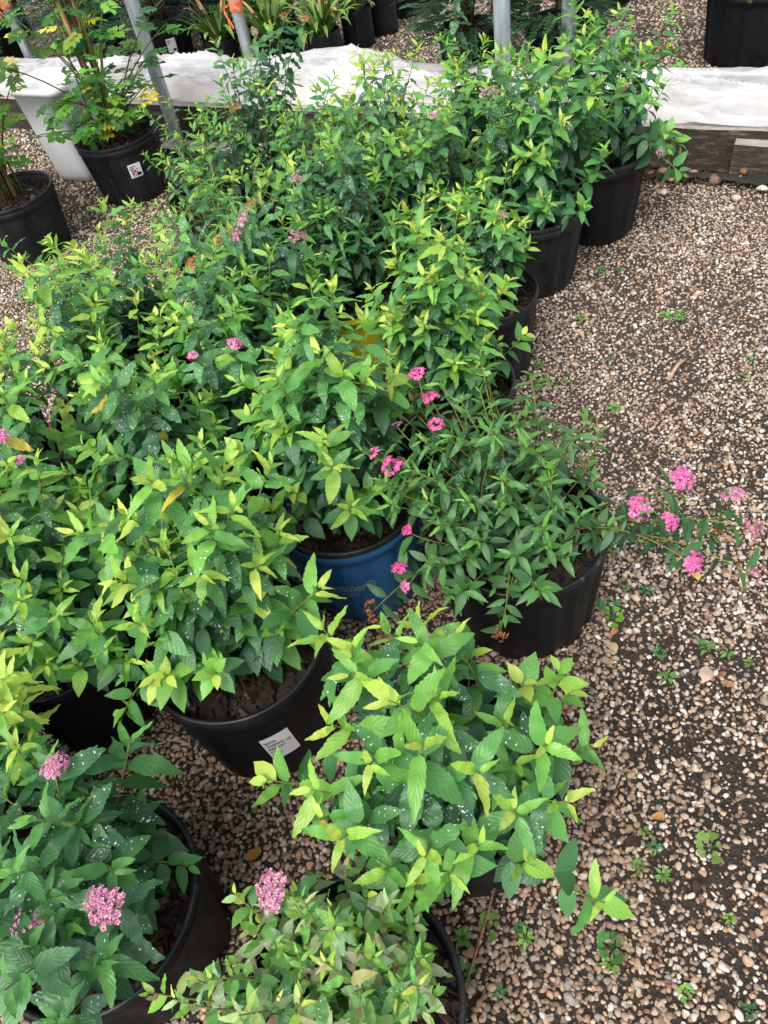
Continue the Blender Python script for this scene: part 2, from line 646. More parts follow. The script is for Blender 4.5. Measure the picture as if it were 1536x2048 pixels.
# the 300 stones that show largest are single parts of the ground
rel = gp[0] - np.array([0, 0, CAM_H])
dep = rel @ np.array(fw)
pu = .5 + (rel @ np.array(rt)) / dep * 1559.6 / 1536
pv = .5 - (rel @ np.array(up)) / dep * 1559.6 / 2048
vis = (pu > .01) & (pu < .99) & (pv > .02) & (pv < .99) & (dep > .1)
clear = vis & ((pu > .86) | ((pu > .62) & (pv > .93)) | ((pu > .8) & (pv > .66)) | ((pu > .29) & (pu < .36) & (pv > .74) & (pv < .88)))
score = np.where(clear, gp[5] / np.maximum(dep, .1), 0)
big = np.argsort(-score)[:300]
for i in big:
    mt = Matrix.LocRotScale(Vector(gp[0][i]), Euler(gp[1][i]), Vector(gp[2][i]))
    new_obj('pebble', PEB_ME[gp[4][i]], ground, mt, gp[3][i])
keep = np.ones(len(gp[0]), bool)
keep[big] = False
gp = [a[keep] for a in gp]
me = bpy.data.meshes.new('gravel')
me.vertices.add(len(gp[0]))
me.vertices.foreach_set('co', gp[0].astype(np.float32).ravel())
for nm, dt, arr in (('rot', 'FLOAT_VECTOR', gp[1]), ('scl', 'FLOAT_VECTOR', gp[2])):
    me.attributes.new(nm, dt, 'POINT').data.foreach_set('vector', arr.astype(np.float32).ravel())
c4 = np.ones((len(gp[0]), 4), np.float32)
c4[:, :3] = gp[3]
me.attributes.new('col', 'FLOAT_COLOR', 'POINT').data.foreach_set('color', c4.ravel())
me.attributes.new('idx', 'INT', 'POINT').data.foreach_set('value', gp[4].astype(np.int32))
gravel = new_obj('gravel', me)
tag(gravel, 'loose tan and cream pea gravel covering the yard', 'gravel', None, 'stuff')
ng = bpy.data.node_groups.new('scatter_gravel', 'GeometryNodeTree')
ng.interface.new_socket('Geometry', in_out='INPUT', socket_type='NodeSocketGeometry')
ng.interface.new_socket('Geometry', in_out='OUTPUT', socket_type='NodeSocketGeometry')
gi, go = ng.nodes.new('NodeGroupInput'), ng.nodes.new('NodeGroupOutput')
iop = ng.nodes.new('GeometryNodeInstanceOnPoints')
ci = ng.nodes.new('GeometryNodeCollectionInfo')
ci.inputs['Collection'].default_value = pebcol
ci.inputs['Separate Children'].default_value = True
ci.inputs['Reset Children'].default_value = True
iop.inputs['Pick Instance'].default_value = True


def gattr(nm, dt):
    a = ng.nodes.new('GeometryNodeInputNamedAttribute')
    a.data_type = dt
    a.inputs['Name'].default_value = nm
    return a.outputs['Attribute']


e2r = ng.nodes.new('FunctionNodeEulerToRotation')
L = ng.links.new
L(gi.outputs[0], iop.inputs['Points'])
L(ci.outputs[0], iop.inputs['Instance'])
L(gattr('idx', 'INT'), iop.inputs['Instance Index'])
L(gattr('rot', 'FLOAT_VECTOR'), e2r.inputs[0])
L(e2r.outputs[0], iop.inputs['Rotation'])
L(gattr('scl', 'FLOAT_VECTOR'), iop.inputs['Scale'])
L(iop.outputs[0], go.inputs[0])
gravel.modifiers.new('scatter', 'NODES').node_group = ng

# ------------------------------------------------------------------ raised bed, film, poles
BA = math.atan2(-.556, .831)


def bed_m(s, n, z=0.0):
    """frame of the bed: s along its edge, n away from the camera"""
    mt = Matrix.Rotation(BA, 4, 'Z')
    mt.translation = (s * .831 + n * .556, -s * .556 + n * .831, z)
    return mt


def board(parent, name, x0, x1, y0, y1, z0, z1, seg=24, seed=1, chip=.004):
    """a sawn board with slightly worn faces"""
    v, f = [], []
    for i in range(seg + 1):
        x = x0 + (x1 - x0) * i / seg
        for (yy, zz) in ((y0, z0), (y0, z1), (y1, z1), (y1, z0)):
            j = (vnoise(x * 9 + zz * 77, yy * 60 + seed, seed) - .5) * chip
            k = (vnoise(x * 7 - yy * 51, zz * 60 + seed, seed + 3) - .5) * chip
            v.append((x, yy + j, zz + k))
    for i in range(seg):
        for k in range(4):
            k2 = (k + 1) % 4
            f.append((i * 4 + k, (i + 1) * 4 + k, (i + 1) * 4 + k2, i * 4 + k2))
    f.append((0, 1, 2, 3))
    f.append((seg * 4 + 3, seg * 4 + 2, seg * 4 + 1, seg * 4))
    f = [tuple(reversed(q)) for q in f]
    return new_obj(name, mesh(name, v, f, M['timber']), parent)


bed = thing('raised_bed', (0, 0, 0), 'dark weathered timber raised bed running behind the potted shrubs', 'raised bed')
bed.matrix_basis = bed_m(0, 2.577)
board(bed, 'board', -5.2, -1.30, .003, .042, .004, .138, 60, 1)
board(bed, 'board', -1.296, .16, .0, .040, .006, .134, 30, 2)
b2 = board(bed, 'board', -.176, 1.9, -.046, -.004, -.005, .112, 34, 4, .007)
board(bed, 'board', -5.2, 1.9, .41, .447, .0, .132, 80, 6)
mb = MB()
v, f = lathe([(0, .012), (.007, .0115), (.011, .006), (.011, 0)], 12)
rx = Matrix.Translation((-.135, -.047, .036)) @ Matrix.Rotation(R(90), 4, 'X')
mb.add([rx @ Vector(p) for p in v], f)
new_obj('bolt', mb.build('bolt', M['rust'], True), bed)
sv, sf = [], []
SS, SN = np.linspace(-5.1, 1.85, 120), np.linspace(.042, .41, 12)
for a in SS:
    for c in SN:
        hump = .05 * math.exp(-((a + 1.75) / .35) ** 2)
        sv.append((a, c, .085 + .022 * float(fbm(a * 6, c * 6, 4, 3)) + hump))
sf = [(i * 12 + j, (i + 1) * 12 + j, (i + 1) * 12 + j + 1, i * 12 + j + 1) for i in range(119) for j in range(11)]
new_obj('bed_fill', mesh('bed_fill', sv, sf, M['sand'], True), bed)

film = thing('plastic_sheet', (0, 0, 0), 'crumpled translucent white plastic sheet covering the long timber bed', 'plastic sheet')
film.matrix_basis = bed_m(0, 2.577)
NS, NN = 900, 64
ss = np.linspace(-5.15, 1.85, NS)
nn_ = np.linspace(0.014, .438, NN)
A_, C_ = np.meshgrid(ss, nn_, indexing='ij')
wx = A_ + .10 * (fbm(A_ * 3, C_ * 3, 8, 3) - .5)
wy = C_ + .10 * (fbm(A_ * 3 + 9, C_ * 3, 9, 3) - .5)


def ridge(x, y, s):
    return 1 - np.abs(2 * fbm(x, y, s, 2) - 1)


def crease(x, y, s, p):
    return (1 - np.abs(2 * vnoise(x, y, s) - 1)) ** p


wr = .008 * fbm(wx * 2, wy * 3, 12, 2) + crease(wx * 1.1 + wy * 3.0, wy * 9.0 - wx * .9, 12, 12) * .026 + crease(wx * 1.6 - wy * 4, wy * 10 + wx * 1.7, 14, 12) * .022 + crease(wx * 4 + wy * 5, wy * 13 - wx * 3, 16, 10) * .011 + crease(wx * 7 - wy * 11, wy * 12 + wx * 4, 18, 9) * .006
edge = np.clip(np.minimum(C_ - .014, .438 - C_) / .08, 0, 1)
edge = edge * edge * (3 - 2 * edge)
hump = .075 * np.exp(-((A_ + 1.72) / .22) ** 2) * np.clip((C_ - .1) / .3, 0, 1) + .03 * np.exp(-((A_ + 2.4) / .7) ** 2)
FZ = .141 + (wr + hump) * (.25 + .75 * edge) + edge * .012 * (fbm(A_ * 1.5, C_ * 3, 3, 2) - .3)
fv = np.stack([A_, C_, FZ], -1).reshape(-1, 3)
ff = [(i * NN + j, (i + 1) * NN + j, (i + 1) * NN + j + 1, i * NN + j + 1) for i in range(NS - 1) for j in range(NN - 1)]
new_obj('sheet', mesh('sheet', fv, ff, M['film'], True), film)


def pole(x, y, lean, label, top=2.4, tape=None):
    o = thing('steel_pole', (0, 0, 0), label, 'pole', 'galvanised hoop house poles')
    o.location = (x, y, 0)
    o.rotation_euler = (lean[0], lean[1], 0)
    v, f = lathe([(.0255, -.03), (.0255, top), (.022, top), (.022, -.03)], 20)
    new_obj('tube', mesh('tube', v, f, M['galv'], True), o)
    if tape is not None:
        z = tape
        v, f = lathe([(.0275, z - .02), (.029, z - .008), (.0275, z), (.029, z + .01), (.0275, z + .022)], 16)
        new_obj('tape_wrap', mesh('tape_wrap', v, f, M['tape'], True), o)
        for k in range(3):
            a = rng.uniform(0, 6.28)
            L_ = rng.uniform(.06, .13)
            pts = []
            for t in np.linspace(0, 1, 7):
                rr = .028 + .022 * math.sin(t * 2.6) + .006 * k
                pts.append((rr * math.cos(a + t), rr * math.sin(a + t), z - L_ * t * t + .04 * t))
            mb = MB()
            for q in range(6):
                p, p2 = Vector(pts[q]), Vector(pts[q + 1])
                wv = Vector((.002, .003, .005 * (1 if q % 2 else .6)))
                mb.add([p - wv, p + wv, p2 + wv, p2 - wv], [(0, 1, 2, 3)])
            new_obj('tape_tail', mb.build('tape_tail', M['tape']), o)
    return o


pole(-.499, 3.367, (0, 0), 'grey galvanised steel pole beside the rose pot on the plank')
pole(.668, 2.615, (0, 0), 'grey steel pole rising in the middle of the shrubs, nearest the path')
pole(-.151, 3.835, (0, R(-1)), 'steel pole wrapped with orange tape in front of the grass clumps', tape=.33)
pole(-1.25, 4.56, (0, R(-1)), 'steel pole with dangling orange tape behind the roses, by the left edge', tape=.36)
pole(1.02, 3.045, (0, 0), 'steel pole in front of the right yew pot, beyond the plastic sheet')

fl = thing('plank', (0, 0, 0), 'grey weathered plank lying on the gravel at the foot of a pole', 'plank')
fl.matrix_basis = bed_m(-2.16, 2.475, .006)
board(fl, 'plank_board', -.17, .20, -.04, .035, .0, .028, 10, 12)

# weed fabric frayed edge and larger stones under the right board
fab = thing('weed_fabric', (0, 0, 0), 'strip of black weed fabric sticking out below the timber board', 'fabric')
fab.matrix_basis = bed_m(0, 2.577)
fv, ff = [], []
for i in range(60):
    x = -.44 + i * .022
    wdt = .02 + .04 * float(fbm(x * 9, 1.0, 3, 3))
    for j in range(4):
        y = -.04 - wdt * j / 3 * 1.5
        fv.append((x, y, .012 + .018 * float(fbm(x * 14, y * 30, 7, 3)) * (1 + .5 * j)))
ff = [(i * 4 + j, i * 4 + j + 1, (i + 1) * 4 + j + 1, (i + 1) * 4 + j) for i in range(59) for j in range(3)]
new_obj('strip', mesh('strip', fv, ff, M['fabric'], True), fab)
for k, (s, n, sz, c) in enumerate([(-.27, -.055, .042, (150, 110, 84)), (-.225, -.06, .048, (196, 158, 128)), (-.175, -.05, .036, (168, 130, 100)), (-.12, -.062, .052, (120, 92, 82)), (-.05, -.075, .034, (202, 182, 158)), (.03, -.10, .040, (222, 208, 190)), (-.235, -.16, .036, (228, 216, 200)), (-.03, -.15, .036, (200, 176, 150)), (-.31, -.07, .04, (140, 104, 82))]):
    mt = bed_m(s - .10 + .012 * math.sin(k * 5), 2.577 + n + .012 * math.cos(k * 3), .018 if n > -.12 else .006) @ Matrix.Rotation(k * 1.3, 4, 'Z') @ Matrix.Diagonal((sz, sz, sz, 1))
    o = new_obj('stone', PEB_ME[k % 7], None, mt, lin(*c))
    names = ['brown stone at the shrub end of the row under the timber board', 'tan stone wedged under the timber board', 'small tan stone beside the round brown one under the board', 'rounded dark brown stone under the timber board', 'pale chip on the weed fabric under the board joint', 'pale triangular stone below the bolt on the weed fabric', 'white stone on the gravel just in front of the timber board', 'light tan stone on the gravel below the board joint', 'dull brown stone half hidden behind the overhanging shrub']
    tag(o, names[k], 'stone', 'stones lying under the timber board')


# ------------------------------------------------------------------ pots
def pot_meshes(r, h, k, mat, n=52):
    """shell with a rolled rim; r = rim radius, k = base/rim ratio"""
    rb = r * k
    prof = [(rb * .5, .002), (rb * .93, .0), (rb, .008), (rb + (r - rb) * .3, h * .30), (rb + (r - rb) * .62, h * .62), (rb + (r - rb) * .8, h * .78), (r * .965, h * .845), (r * .985, h * .855), (r * .985, h * .93), (r * .955, h * .945)]
    inner = [(r * .945, h * .945), (r * .93, h * .80), (r * .90, h * .55)]

    def rib(i, a):
        if 2 <= i <= 5:
            q = math.cos(a * 13)
            return 1 - .045 * max(0, min(1, (q - .55) * 7)) - .005 * math.cos(a * 3 + 1)
        if i <= 1:
            return 1 - .06 * max(0, min(1, (math.cos(a * 6.0) - .8) * 8))
        return 1
    v, f = lathe(prof + inner, 104, rib)
    body = mesh('pot', v, f, mat, True)
    pr = [(r * .955, h * .944), (r * .985, h * .940), (r * 1.0, h * .95), (r * 1.008, h * .965), (r * .998, h * .978), (r * 1.004, h * .99), (r * .985, h * 1.0), (r * .955, h * .995), (r * .945, h * .96), (r * .945, h * .942)]
    v, f = lathe(pr, 104)
    rim = mesh('rim', v, f, M['rimblack'], True)
    return body, rim


def soil_mesh(r, seed, chips=420):
    rs = np.linspace(0, r, 9)
    v, f = [(0, 0, .006)], []
    n = 32
    for i in range(1, 9):
        for k in range(n):
            a = 2 * PI * k / n
            x, y = rs[i] * math.cos(a), rs[i] * math.sin(a)
            v.append((x, y, .018 * float(fbm(x * 40 + seed, y * 40, seed, 3)) - .008 + .006 * (1 - rs[i] / r)))
    for k in range(n):
        f.append((0, 1 + k, 1 + (k + 1) % n))
    for i in range(7):
        for k in range(n):
            a, b_ = 1 + i * n + k, 1 + i * n + (k + 1) % n
            f.append((a, a + n, b_ + n, b_))
    mb = MB()
    mb.add(v, f)
    rr = random.Random(seed)
    for c in range(chips):
        a, q = rr.uniform(0, 6.28), r * math.sqrt(rr.random()) * .96
        l, w_, t = rr.uniform(.007, .022), rr.uniform(.004, .011), rr.uniform(.002, .006)
        if rr.random() < .08:
            l *= 1.8
        mt = Matrix.Translation((q * math.cos(a), q * math.sin(a), rr.uniform(.0, .010))) @ Euler((rr.gauss(0, .5), rr.gauss(0, .5), rr.uniform(0, 6.28))).to_matrix().to_4x4()
        g_ = rr.choice([.4, .7, 1.0, 1.0, 1.8, 3.2])
        mb.box(-l / 2, l / 2, -w_ / 2, w_ / 2, -t / 2, t / 2, 0, mt, (g_ * 1.1, g_, g_ * .95))
    return mb.build('soil', M['bark'], False, True)


SOILS = [soil_mesh(.128, s) for s in (1, 2, 3)]
_pots = {}


def add_pot(root, r=.14, h=.235, k=.84, kind='black', rz=0.0, soil=.80):
    key = (round(r, 3), round(h, 3), round(k, 2), kind)
    if key not in _pots:
        _pots[key] = pot_meshes(r, h, k, M[kind])
    body, rim = _pots[key]
    p = new_obj('pot', body, root, Matrix.Rotation(rz, 4, 'Z'))
    new_obj('rim', rim, p)
    s = r * .925 / .128
    so_ = new_obj('soil', SOILS[len(_pots) % 3], root, Matrix.Translation((0, 0, h * soil)) @ Matrix.Rotation(rz * 2.1, 4, 'Z') @ Matrix.Diagonal((s, s, 1, 1)))
    return p


def wall_patch(r0, r1, h, a0, a1, z0, z1, nx=8, nz=4, off=.0015):
    """patch of a conical pot wall between angles a and heights z"""
    v, f = [], []
    for i in range(nx + 1):
        for j in range(nz + 1):
            a, z = a0 + (a1 - a0) * i / nx, z0 + (z1 - z0) * j / nz
            r = r0 + (r1 - r0) * z / h + off
            v.append((r * math.cos(a), r * math.sin(a), z))
    for i in range(nx):
        for j in range(nz):
            q = i * (nz + 1) + j
            f.append((q, q + nz + 1, q + nz + 2, q + 1))
    return v, f


def text_on_wall(body, size, rfun, ac, zc, off, spacing=1.0, tilt=0.0, align='LEFT', ys=1.5):
    """letters wrapped on a pot wall: x runs round the wall, y up"""
    cu = bpy.data.curves.new('lettering', 'FONT')
    cu.body = body
    cu.size = size
    cu.align_x = align
    cu.space_character = spacing
    cu.offset = size * .012
    ob = bpy.data.objects.new('lettering', cu)
    COL.objects.link(ob)
    bpy.context.view_layer.update()
    me = bpy.data.meshes.new_from_object(ob)
    bpy.data.objects.remove(ob)
    v = np.array([p.co[:] for p in me.vertices])
    f = [tuple(p.vertices) for p in me.polygons]
    out = []
    for x, y, _ in v:
        y *= ys
        x2, y2 = x * math.cos(tilt) - y * math.sin(tilt), x * math.sin(tilt) + y * math.cos(tilt)
        z = zc + y2
        r = rfun(z) + off
        a = ac + x2 / r
        out.append((r * math.cos(a), r * math.sin(a), z))
    bpy.data.meshes.remove(me)
    return out, f


def wall_label(root, pot, r, h, k, ac, z0, z1, wid, lines=None, red=False, tilt=0.0, name='price_label'):
    rb = r * k
    rf = lambda z: rb + (r - rb) * z / h
    hw = wid / 2 / rf((z0 + z1) / 2)
    v, f = wall_patch(rb, r, h, ac - hw, ac + hw, z0, z1, off=.003)
    if tilt:
        zc = (z0 + z1) / 2
        w_ = []
        for x, y, z in v:
            a = math.atan2(y, x)
            da = (a - ac + PI) % (2 * PI) - PI
            xx, zz = da * rf(zc), z - zc
            x2, z2 = xx * math.cos(tilt) - zz * math.sin(tilt), xx * math.sin(tilt) + zz * math.cos(tilt)
            q = rf(zc + z2) + .003
            w_.append((q * math.cos(ac + x2 / q), q * math.sin(ac + x2 / q), zc + z2))
        v = w_
    lab = new_obj(name, mesh(name, v, f, M['card'], True), pot)
    mb = MB()
    if lines:
        for (tx, sz, dx, dz) in lines:
            c_, s_ = math.cos(tilt), math.sin(tilt)
            xx, zz = -wid / 2 + dx, (z1 - z0) / 2 - dz
            x2, z2 = xx * c_ - zz * s_, xx * s_ + zz * c_
            vv, f2 = text_on_wall(tx, sz, rf, ac + x2 / rf(z0), (z0 + z1) / 2 + z2, .0042, tilt=tilt)
            mb.add(vv, f2)
    else:
        for q in range(3):
            zt = z1 - .008 - q * .006
            vv, f2 = wall_patch(rb, r, h, ac - hw * .8, ac - hw * (.8 - .9 * [1, .7, .5][q]), zt - .0026, zt, 4, 1, .0042)
            mb.add(vv, f2)
        vv, f2 = wall_patch(rb, r, h, ac + hw * .1, ac + hw * .8, z0 + .006, z0 + .016, 4, 1, .0042)
        mb.add(vv, f2)
    if mb.v:
        o = new_obj('lettering', mb.build('lettering', M['ink']), pot)
    if red:
        mb = MB()
        for q in range(16):
            a_, z_ = ac + random.uniform(-.6, .3) * hw, z0 + (z1 - z0) * random.uniform(.15, .62)
            vv, f2 = wall_patch(rb, r, h, a_ - .018, a_ + .018, z_ - .002, z_ + .002, 1, 1, .0045 + q * .0001)
            mb.add(vv, f2)
        new_obj('printed_flower', mb.build('printed_flower', M['redink']), pot)
    return lab


# ------------------------------------------------------------------ leaves
def leaf_template(wid, droop, fold, teeth=7, wave=0.0, seed=0, drops=0, mat='leaf', nick=0):
    """unit-length leaf along +Y, upper side +Z; a toothed edge, folded on the midrib, a little twisted"""
    rr = random.Random(seed)
    rows = teeth * 2 + 1
    v, uv, f, mi = [], [], [], []
    twist = rr.gauss(0, .45)
    skew = rr.gauss(0, .10)
    asym = rr.uniform(.88, 1.0)
    curl = rr.uniform(-.25, .25)
    pk = rr.uniform(.48, .62)

    def surf(u, t, w_):
        x = u * w_ * (asym if u < 0 else 1)
        z = fold * abs(u) * w_ * (1 - .5 * t) + wave * math.sin(t * 9 + u * 2 + seed) + wave * 1.4 * math.sin(t * 17 + seed * 2) * abs(u)
        a = twist * t
        x2, z2 = x * math.cos(a) - z * math.sin(a), x * math.sin(a) + z * math.cos(a)
        return (x2 + skew * t * t, t - .35 * droop * droop * t * t, z2 - droop * t * t - curl * max(0, t - .6) ** 2 * 2)

    def half(t):
        return wid * 1.86 * (t ** pk) * max(0.0, 1 - t) ** .88
    holes = {(rr.randrange(3, rows - 4), rr.choice((-1, 1))) for _ in range(nick)}
    for i in range(rows):
        t = i / (rows - 1)
        w0 = half(t)
        sh = 0
        if 0 < i < rows - 1:
            if i % 2:
                w0 *= 1.04 + rr.uniform(0, .03)
                sh = .014
            else:
                w0 *= .955
                sh = -.004
        for u in (-1, 0, 1):
            w_ = w0 * (.55 if (i, u) in holes else 1)
            p = surf(u, t, w_ + 1e-4)
            v.append((p[0], p[1] + (sh if u else 0), p[2]))
            uv.append(((u + 1) / 2, t))
    for i in range(rows - 1):
        a = i * 3
        f += [(a, a + 1, a + 4, a + 3), (a + 1, a + 2, a + 5, a + 4)]
        mi += [0, 0]
    for d in range(drops):
        t, u = rr.uniform(.12, .88), rr.uniform(-.8, .8)
        w_ = half(t)
        p = surf(u, t, w_)
        q = min(.030, .0088 * math.exp(rr.gauss(0, .5)) + .003)
        ex, ey = rr.uniform(.8, 1.5), rr.uniform(.7, 1.2)
        k = len(v)
        for ring, (ra, zz) in enumerate(((1, -.1), (.72, .45))):
            for s in range(6):
                an = s * PI / 3 + ring * .5
                v.append((p[0] + q * ex * ra * math.cos(an), p[1] + q * ey * ra * math.sin(an), p[2] + q * zz))
                uv.append((.5, .5))
        v.append((p[0], p[1], p[2] + q * .62))
        uv.append((.5, .5))
        for s in range(6):
            s2 = (s + 1) % 6
            f += [(k + s, k + s2, k + 6 + s2, k + 6 + s), (k + 6 + s, k + 6 + s2, k + 12)]
            mi += [1, 1]
    return mesh('leaf', v, f, [M[mat], M['drop']], True, mi, np.ones((len(v), 3)), uv)


LEAF_YOUNG = [leaf_template(.215, .12, .42, 7, .012, 1), leaf_template(.235, .24, .30, 7, .012, 2), leaf_template(.22, -.10, .5, 7, .016, 21), leaf_template(.20, .34, .36, 7, .016, 22)]
LEAF_MID = [leaf_template(0.291, .24, .25, 9, .014, 3), leaf_template(0.314, .36, .16, 9, .018, 4), leaf_template(0.297, .16, .22, 9, .014, 5, drops=9), leaf_template(0.274, .30, .34, 9, .02, 23, drops=4), leaf_template(0.325, .48, .2, 9, .02, 24), leaf_template(0.302, .2, .12, 9, .024, 25, drops=6, nick=1)]
LEAF_OLD = [leaf_template(0.325, .34, .14, 9, .02, 6, drops=26), leaf_template(0.336, .24, .18, 9, .02, 7, drops=16), leaf_template(0.314, .46, .10, 9, .024, 8, drops=7), leaf_template(0.302, .6, .25, 9, .024, 26, drops=12), leaf_template(0.347, .3, .05, 9, .03, 27, drops=20, nick=1), leaf_template(0.314, .15, .3, 9, .024, 28)]
LEAF_LOW_V = np.array([(0, 0, 0), (-.19, .16, .03), (.19, .16, .03), (0, .16, -.005), (-.265, .38, .03), (.265, .38, .02), (0, .38, -.035), (-.20, .68, -.08), (.20, .68, -.09), (0, .68, -.13), (0, 1, -.28)])
LEAF_LOW_F = [(0, 3, 1), (0, 2, 3), (1, 3, 6, 4), (3, 2, 5, 6), (4, 6, 9, 7), (6, 5, 8, 9), (7, 9, 10), (9, 8, 10)]
LEAF_LOW_UV = np.array([(.5, 0), (0, .16), (1, .16), (.5, .16), (0, .38), (1, .38), (.5, .38), (0, .68), (1, .68), (.5, .68), (.5, 1)])
LOWN = len(LEAF_LOW_V)

AGE = [(0.0, lin(188, 206, 92)), (.010, lin(158, 195, 80)), (.024, lin(124, 180, 78)), (.046, lin(96, 154, 80)), (.085, lin(74, 126, 76)), (.15, lin(56, 100, 68)), (.6, lin(44, 84, 58))]


def age_col(a):
    for (a0, c0), (a1, c1) in zip(AGE, AGE[1:]):
        if a <= a1:
            t = max(0, (a - a0) / (a1 - a0))
            return [c0[i] * (1 - t) + c1[i] * t for i in range(3)]
    return list(AGE[-1][1])


def frame(pos, Ld, Nd, length, width):
    Ld = Ld.normalized()
    X = Ld.cross(Nd)
    if X.length < 1e-4:
        X = Ld.cross(Vector((1, .2, .1)))
    X.normalize()
    Z = X.cross(Ld)
    return Matrix(((X.x * width, Ld.x * length, Z.x * length, pos.x), (X.y * width, Ld.y * length, Z.y * length, pos.y), (X.z * width, Ld.z * length, Z.z * length, pos.z), (0, 0, 0, 1)))


def bez(p0, p1, p2, p3, t):
    s = 1 - t
    return p0 * s ** 3 + p1 * 3 * s * s * t + p2 * 3 * s * t * t + p3 * t ** 3


# flower heads -----------------------------------------------------
def corymb(seed, rad=.024, n=58, dome=.45, petal=.0042, ragged=.35):
    rr = random.Random(seed)
    mb = MB()
    cl = [(rr.uniform(-1, 1), rr.uniform(-1, 1)) for _ in range(6)]
    k = 0
    while k < n:
        a, q = rr.uniform(0, 6.28), math.sqrt(rr.random())
        x, y = q * math.cos(a), q * math.sin(a)
        if rr.random() < ragged and min((x - c[0]) ** 2 + (y - c[1]) ** 2 for c in cl) > .22:
            k += .25
            continue
        k += 1
        z = dome * (1 - q * q) + rr.uniform(-.10, .10)
        p = Vector((x, y, z)) * rad
        nrm = Vector((x * .9, y * .9, 1)).normalized() + Vector((rr.gauss(0, .25), rr.gauss(0, .25), 0))
        qt = nrm.to_track_quat('Z', 'Y')
        ph = rr.uniform(0, 6.28)
        b0 = rr.uniform(.75, 1.15)
        if rr.random() < .22:                      # a round bud
            s = petal * .55
            v = [p + Vector(d) * s for d in ((1, 0, 0), (0, 1, 0), (-1, 0, 0), (0, -1, 0), (0, 0, 1), (0, 0, -1))]
            mb.add(v, [(0, 1, 4), (1, 2, 4), (2, 3, 4), (3, 0, 4), (1, 0, 5), (2, 1, 5), (3, 2, 5), (0, 3, 5)], 0, (.85 * b0, .45, .6))
            continue
        for m_ in range(5):
            an = ph + m_ * 2 * PI / 5
            d, e = Vector((math.cos(an), math.sin(an), .15)), Vector((-math.sin(an), math.cos(an), 0))
            v = [p, p + qt @ (d * petal * .6 + e * petal * .42), p + qt @ (d * petal * 1.05 + Vector((0, 0, petal * .1))), p + qt @ (d * petal * .6 - e * petal * .42)]
            mb.add(v, [(0, 3, 2, 1)], 0, ((1.25, 1.7, 1.35) if rr.random() < .28 else ((.72, .55, .45) if rr.random() < .12 else (b0, b0, b0))))
        s = petal * .32
        q2 = p + qt @ Vector((0, 0, petal * .25))
        v = [q2 + qt @ (Vector(d) * s) for d in ((1, 0, 0), (-.5, .87, 0), (-.5, -.87, 0), (0, 0, 1))]
        mb.add(v, [(0, 1, 3), (1, 2, 3), (2, 0, 3)], 0, (.75, .30, .45))
        if k % 3 == 0:
            mb.tube([(0, 0, -rad * .9), p * .6 + Vector((0, 0, -rad * .1)), p], .0005, 3, 0, False, (.3, .55, .25))
    return mb.build('flower_head', M['flower'], False, True)


FLOWERS = [corymb(s, rad=r_, n=n_, dome=d_) for s, r_, n_, d_ in ((1, .021, 85, .5), (2, .024, 95, .42), (3, .018, 70, .6))]
FADED = [corymb(s, rad=.023, n=50, dome=.35, petal=.0032, ragged=.8) for s in (7, 8)]
PINK = [lin(210, 102, 160), lin(216, 124, 174), lin(208, 86, 146)]
MAUVE = [lin(172, 104, 134), lin(184, 122, 150)]
DRIED = [lin(150, 96, 62), lin(172, 112, 78)]
PALEP = [lin(196, 136, 162), lin(190, 124, 152)]
CAMV = Vector((0, 0, CAM_H))


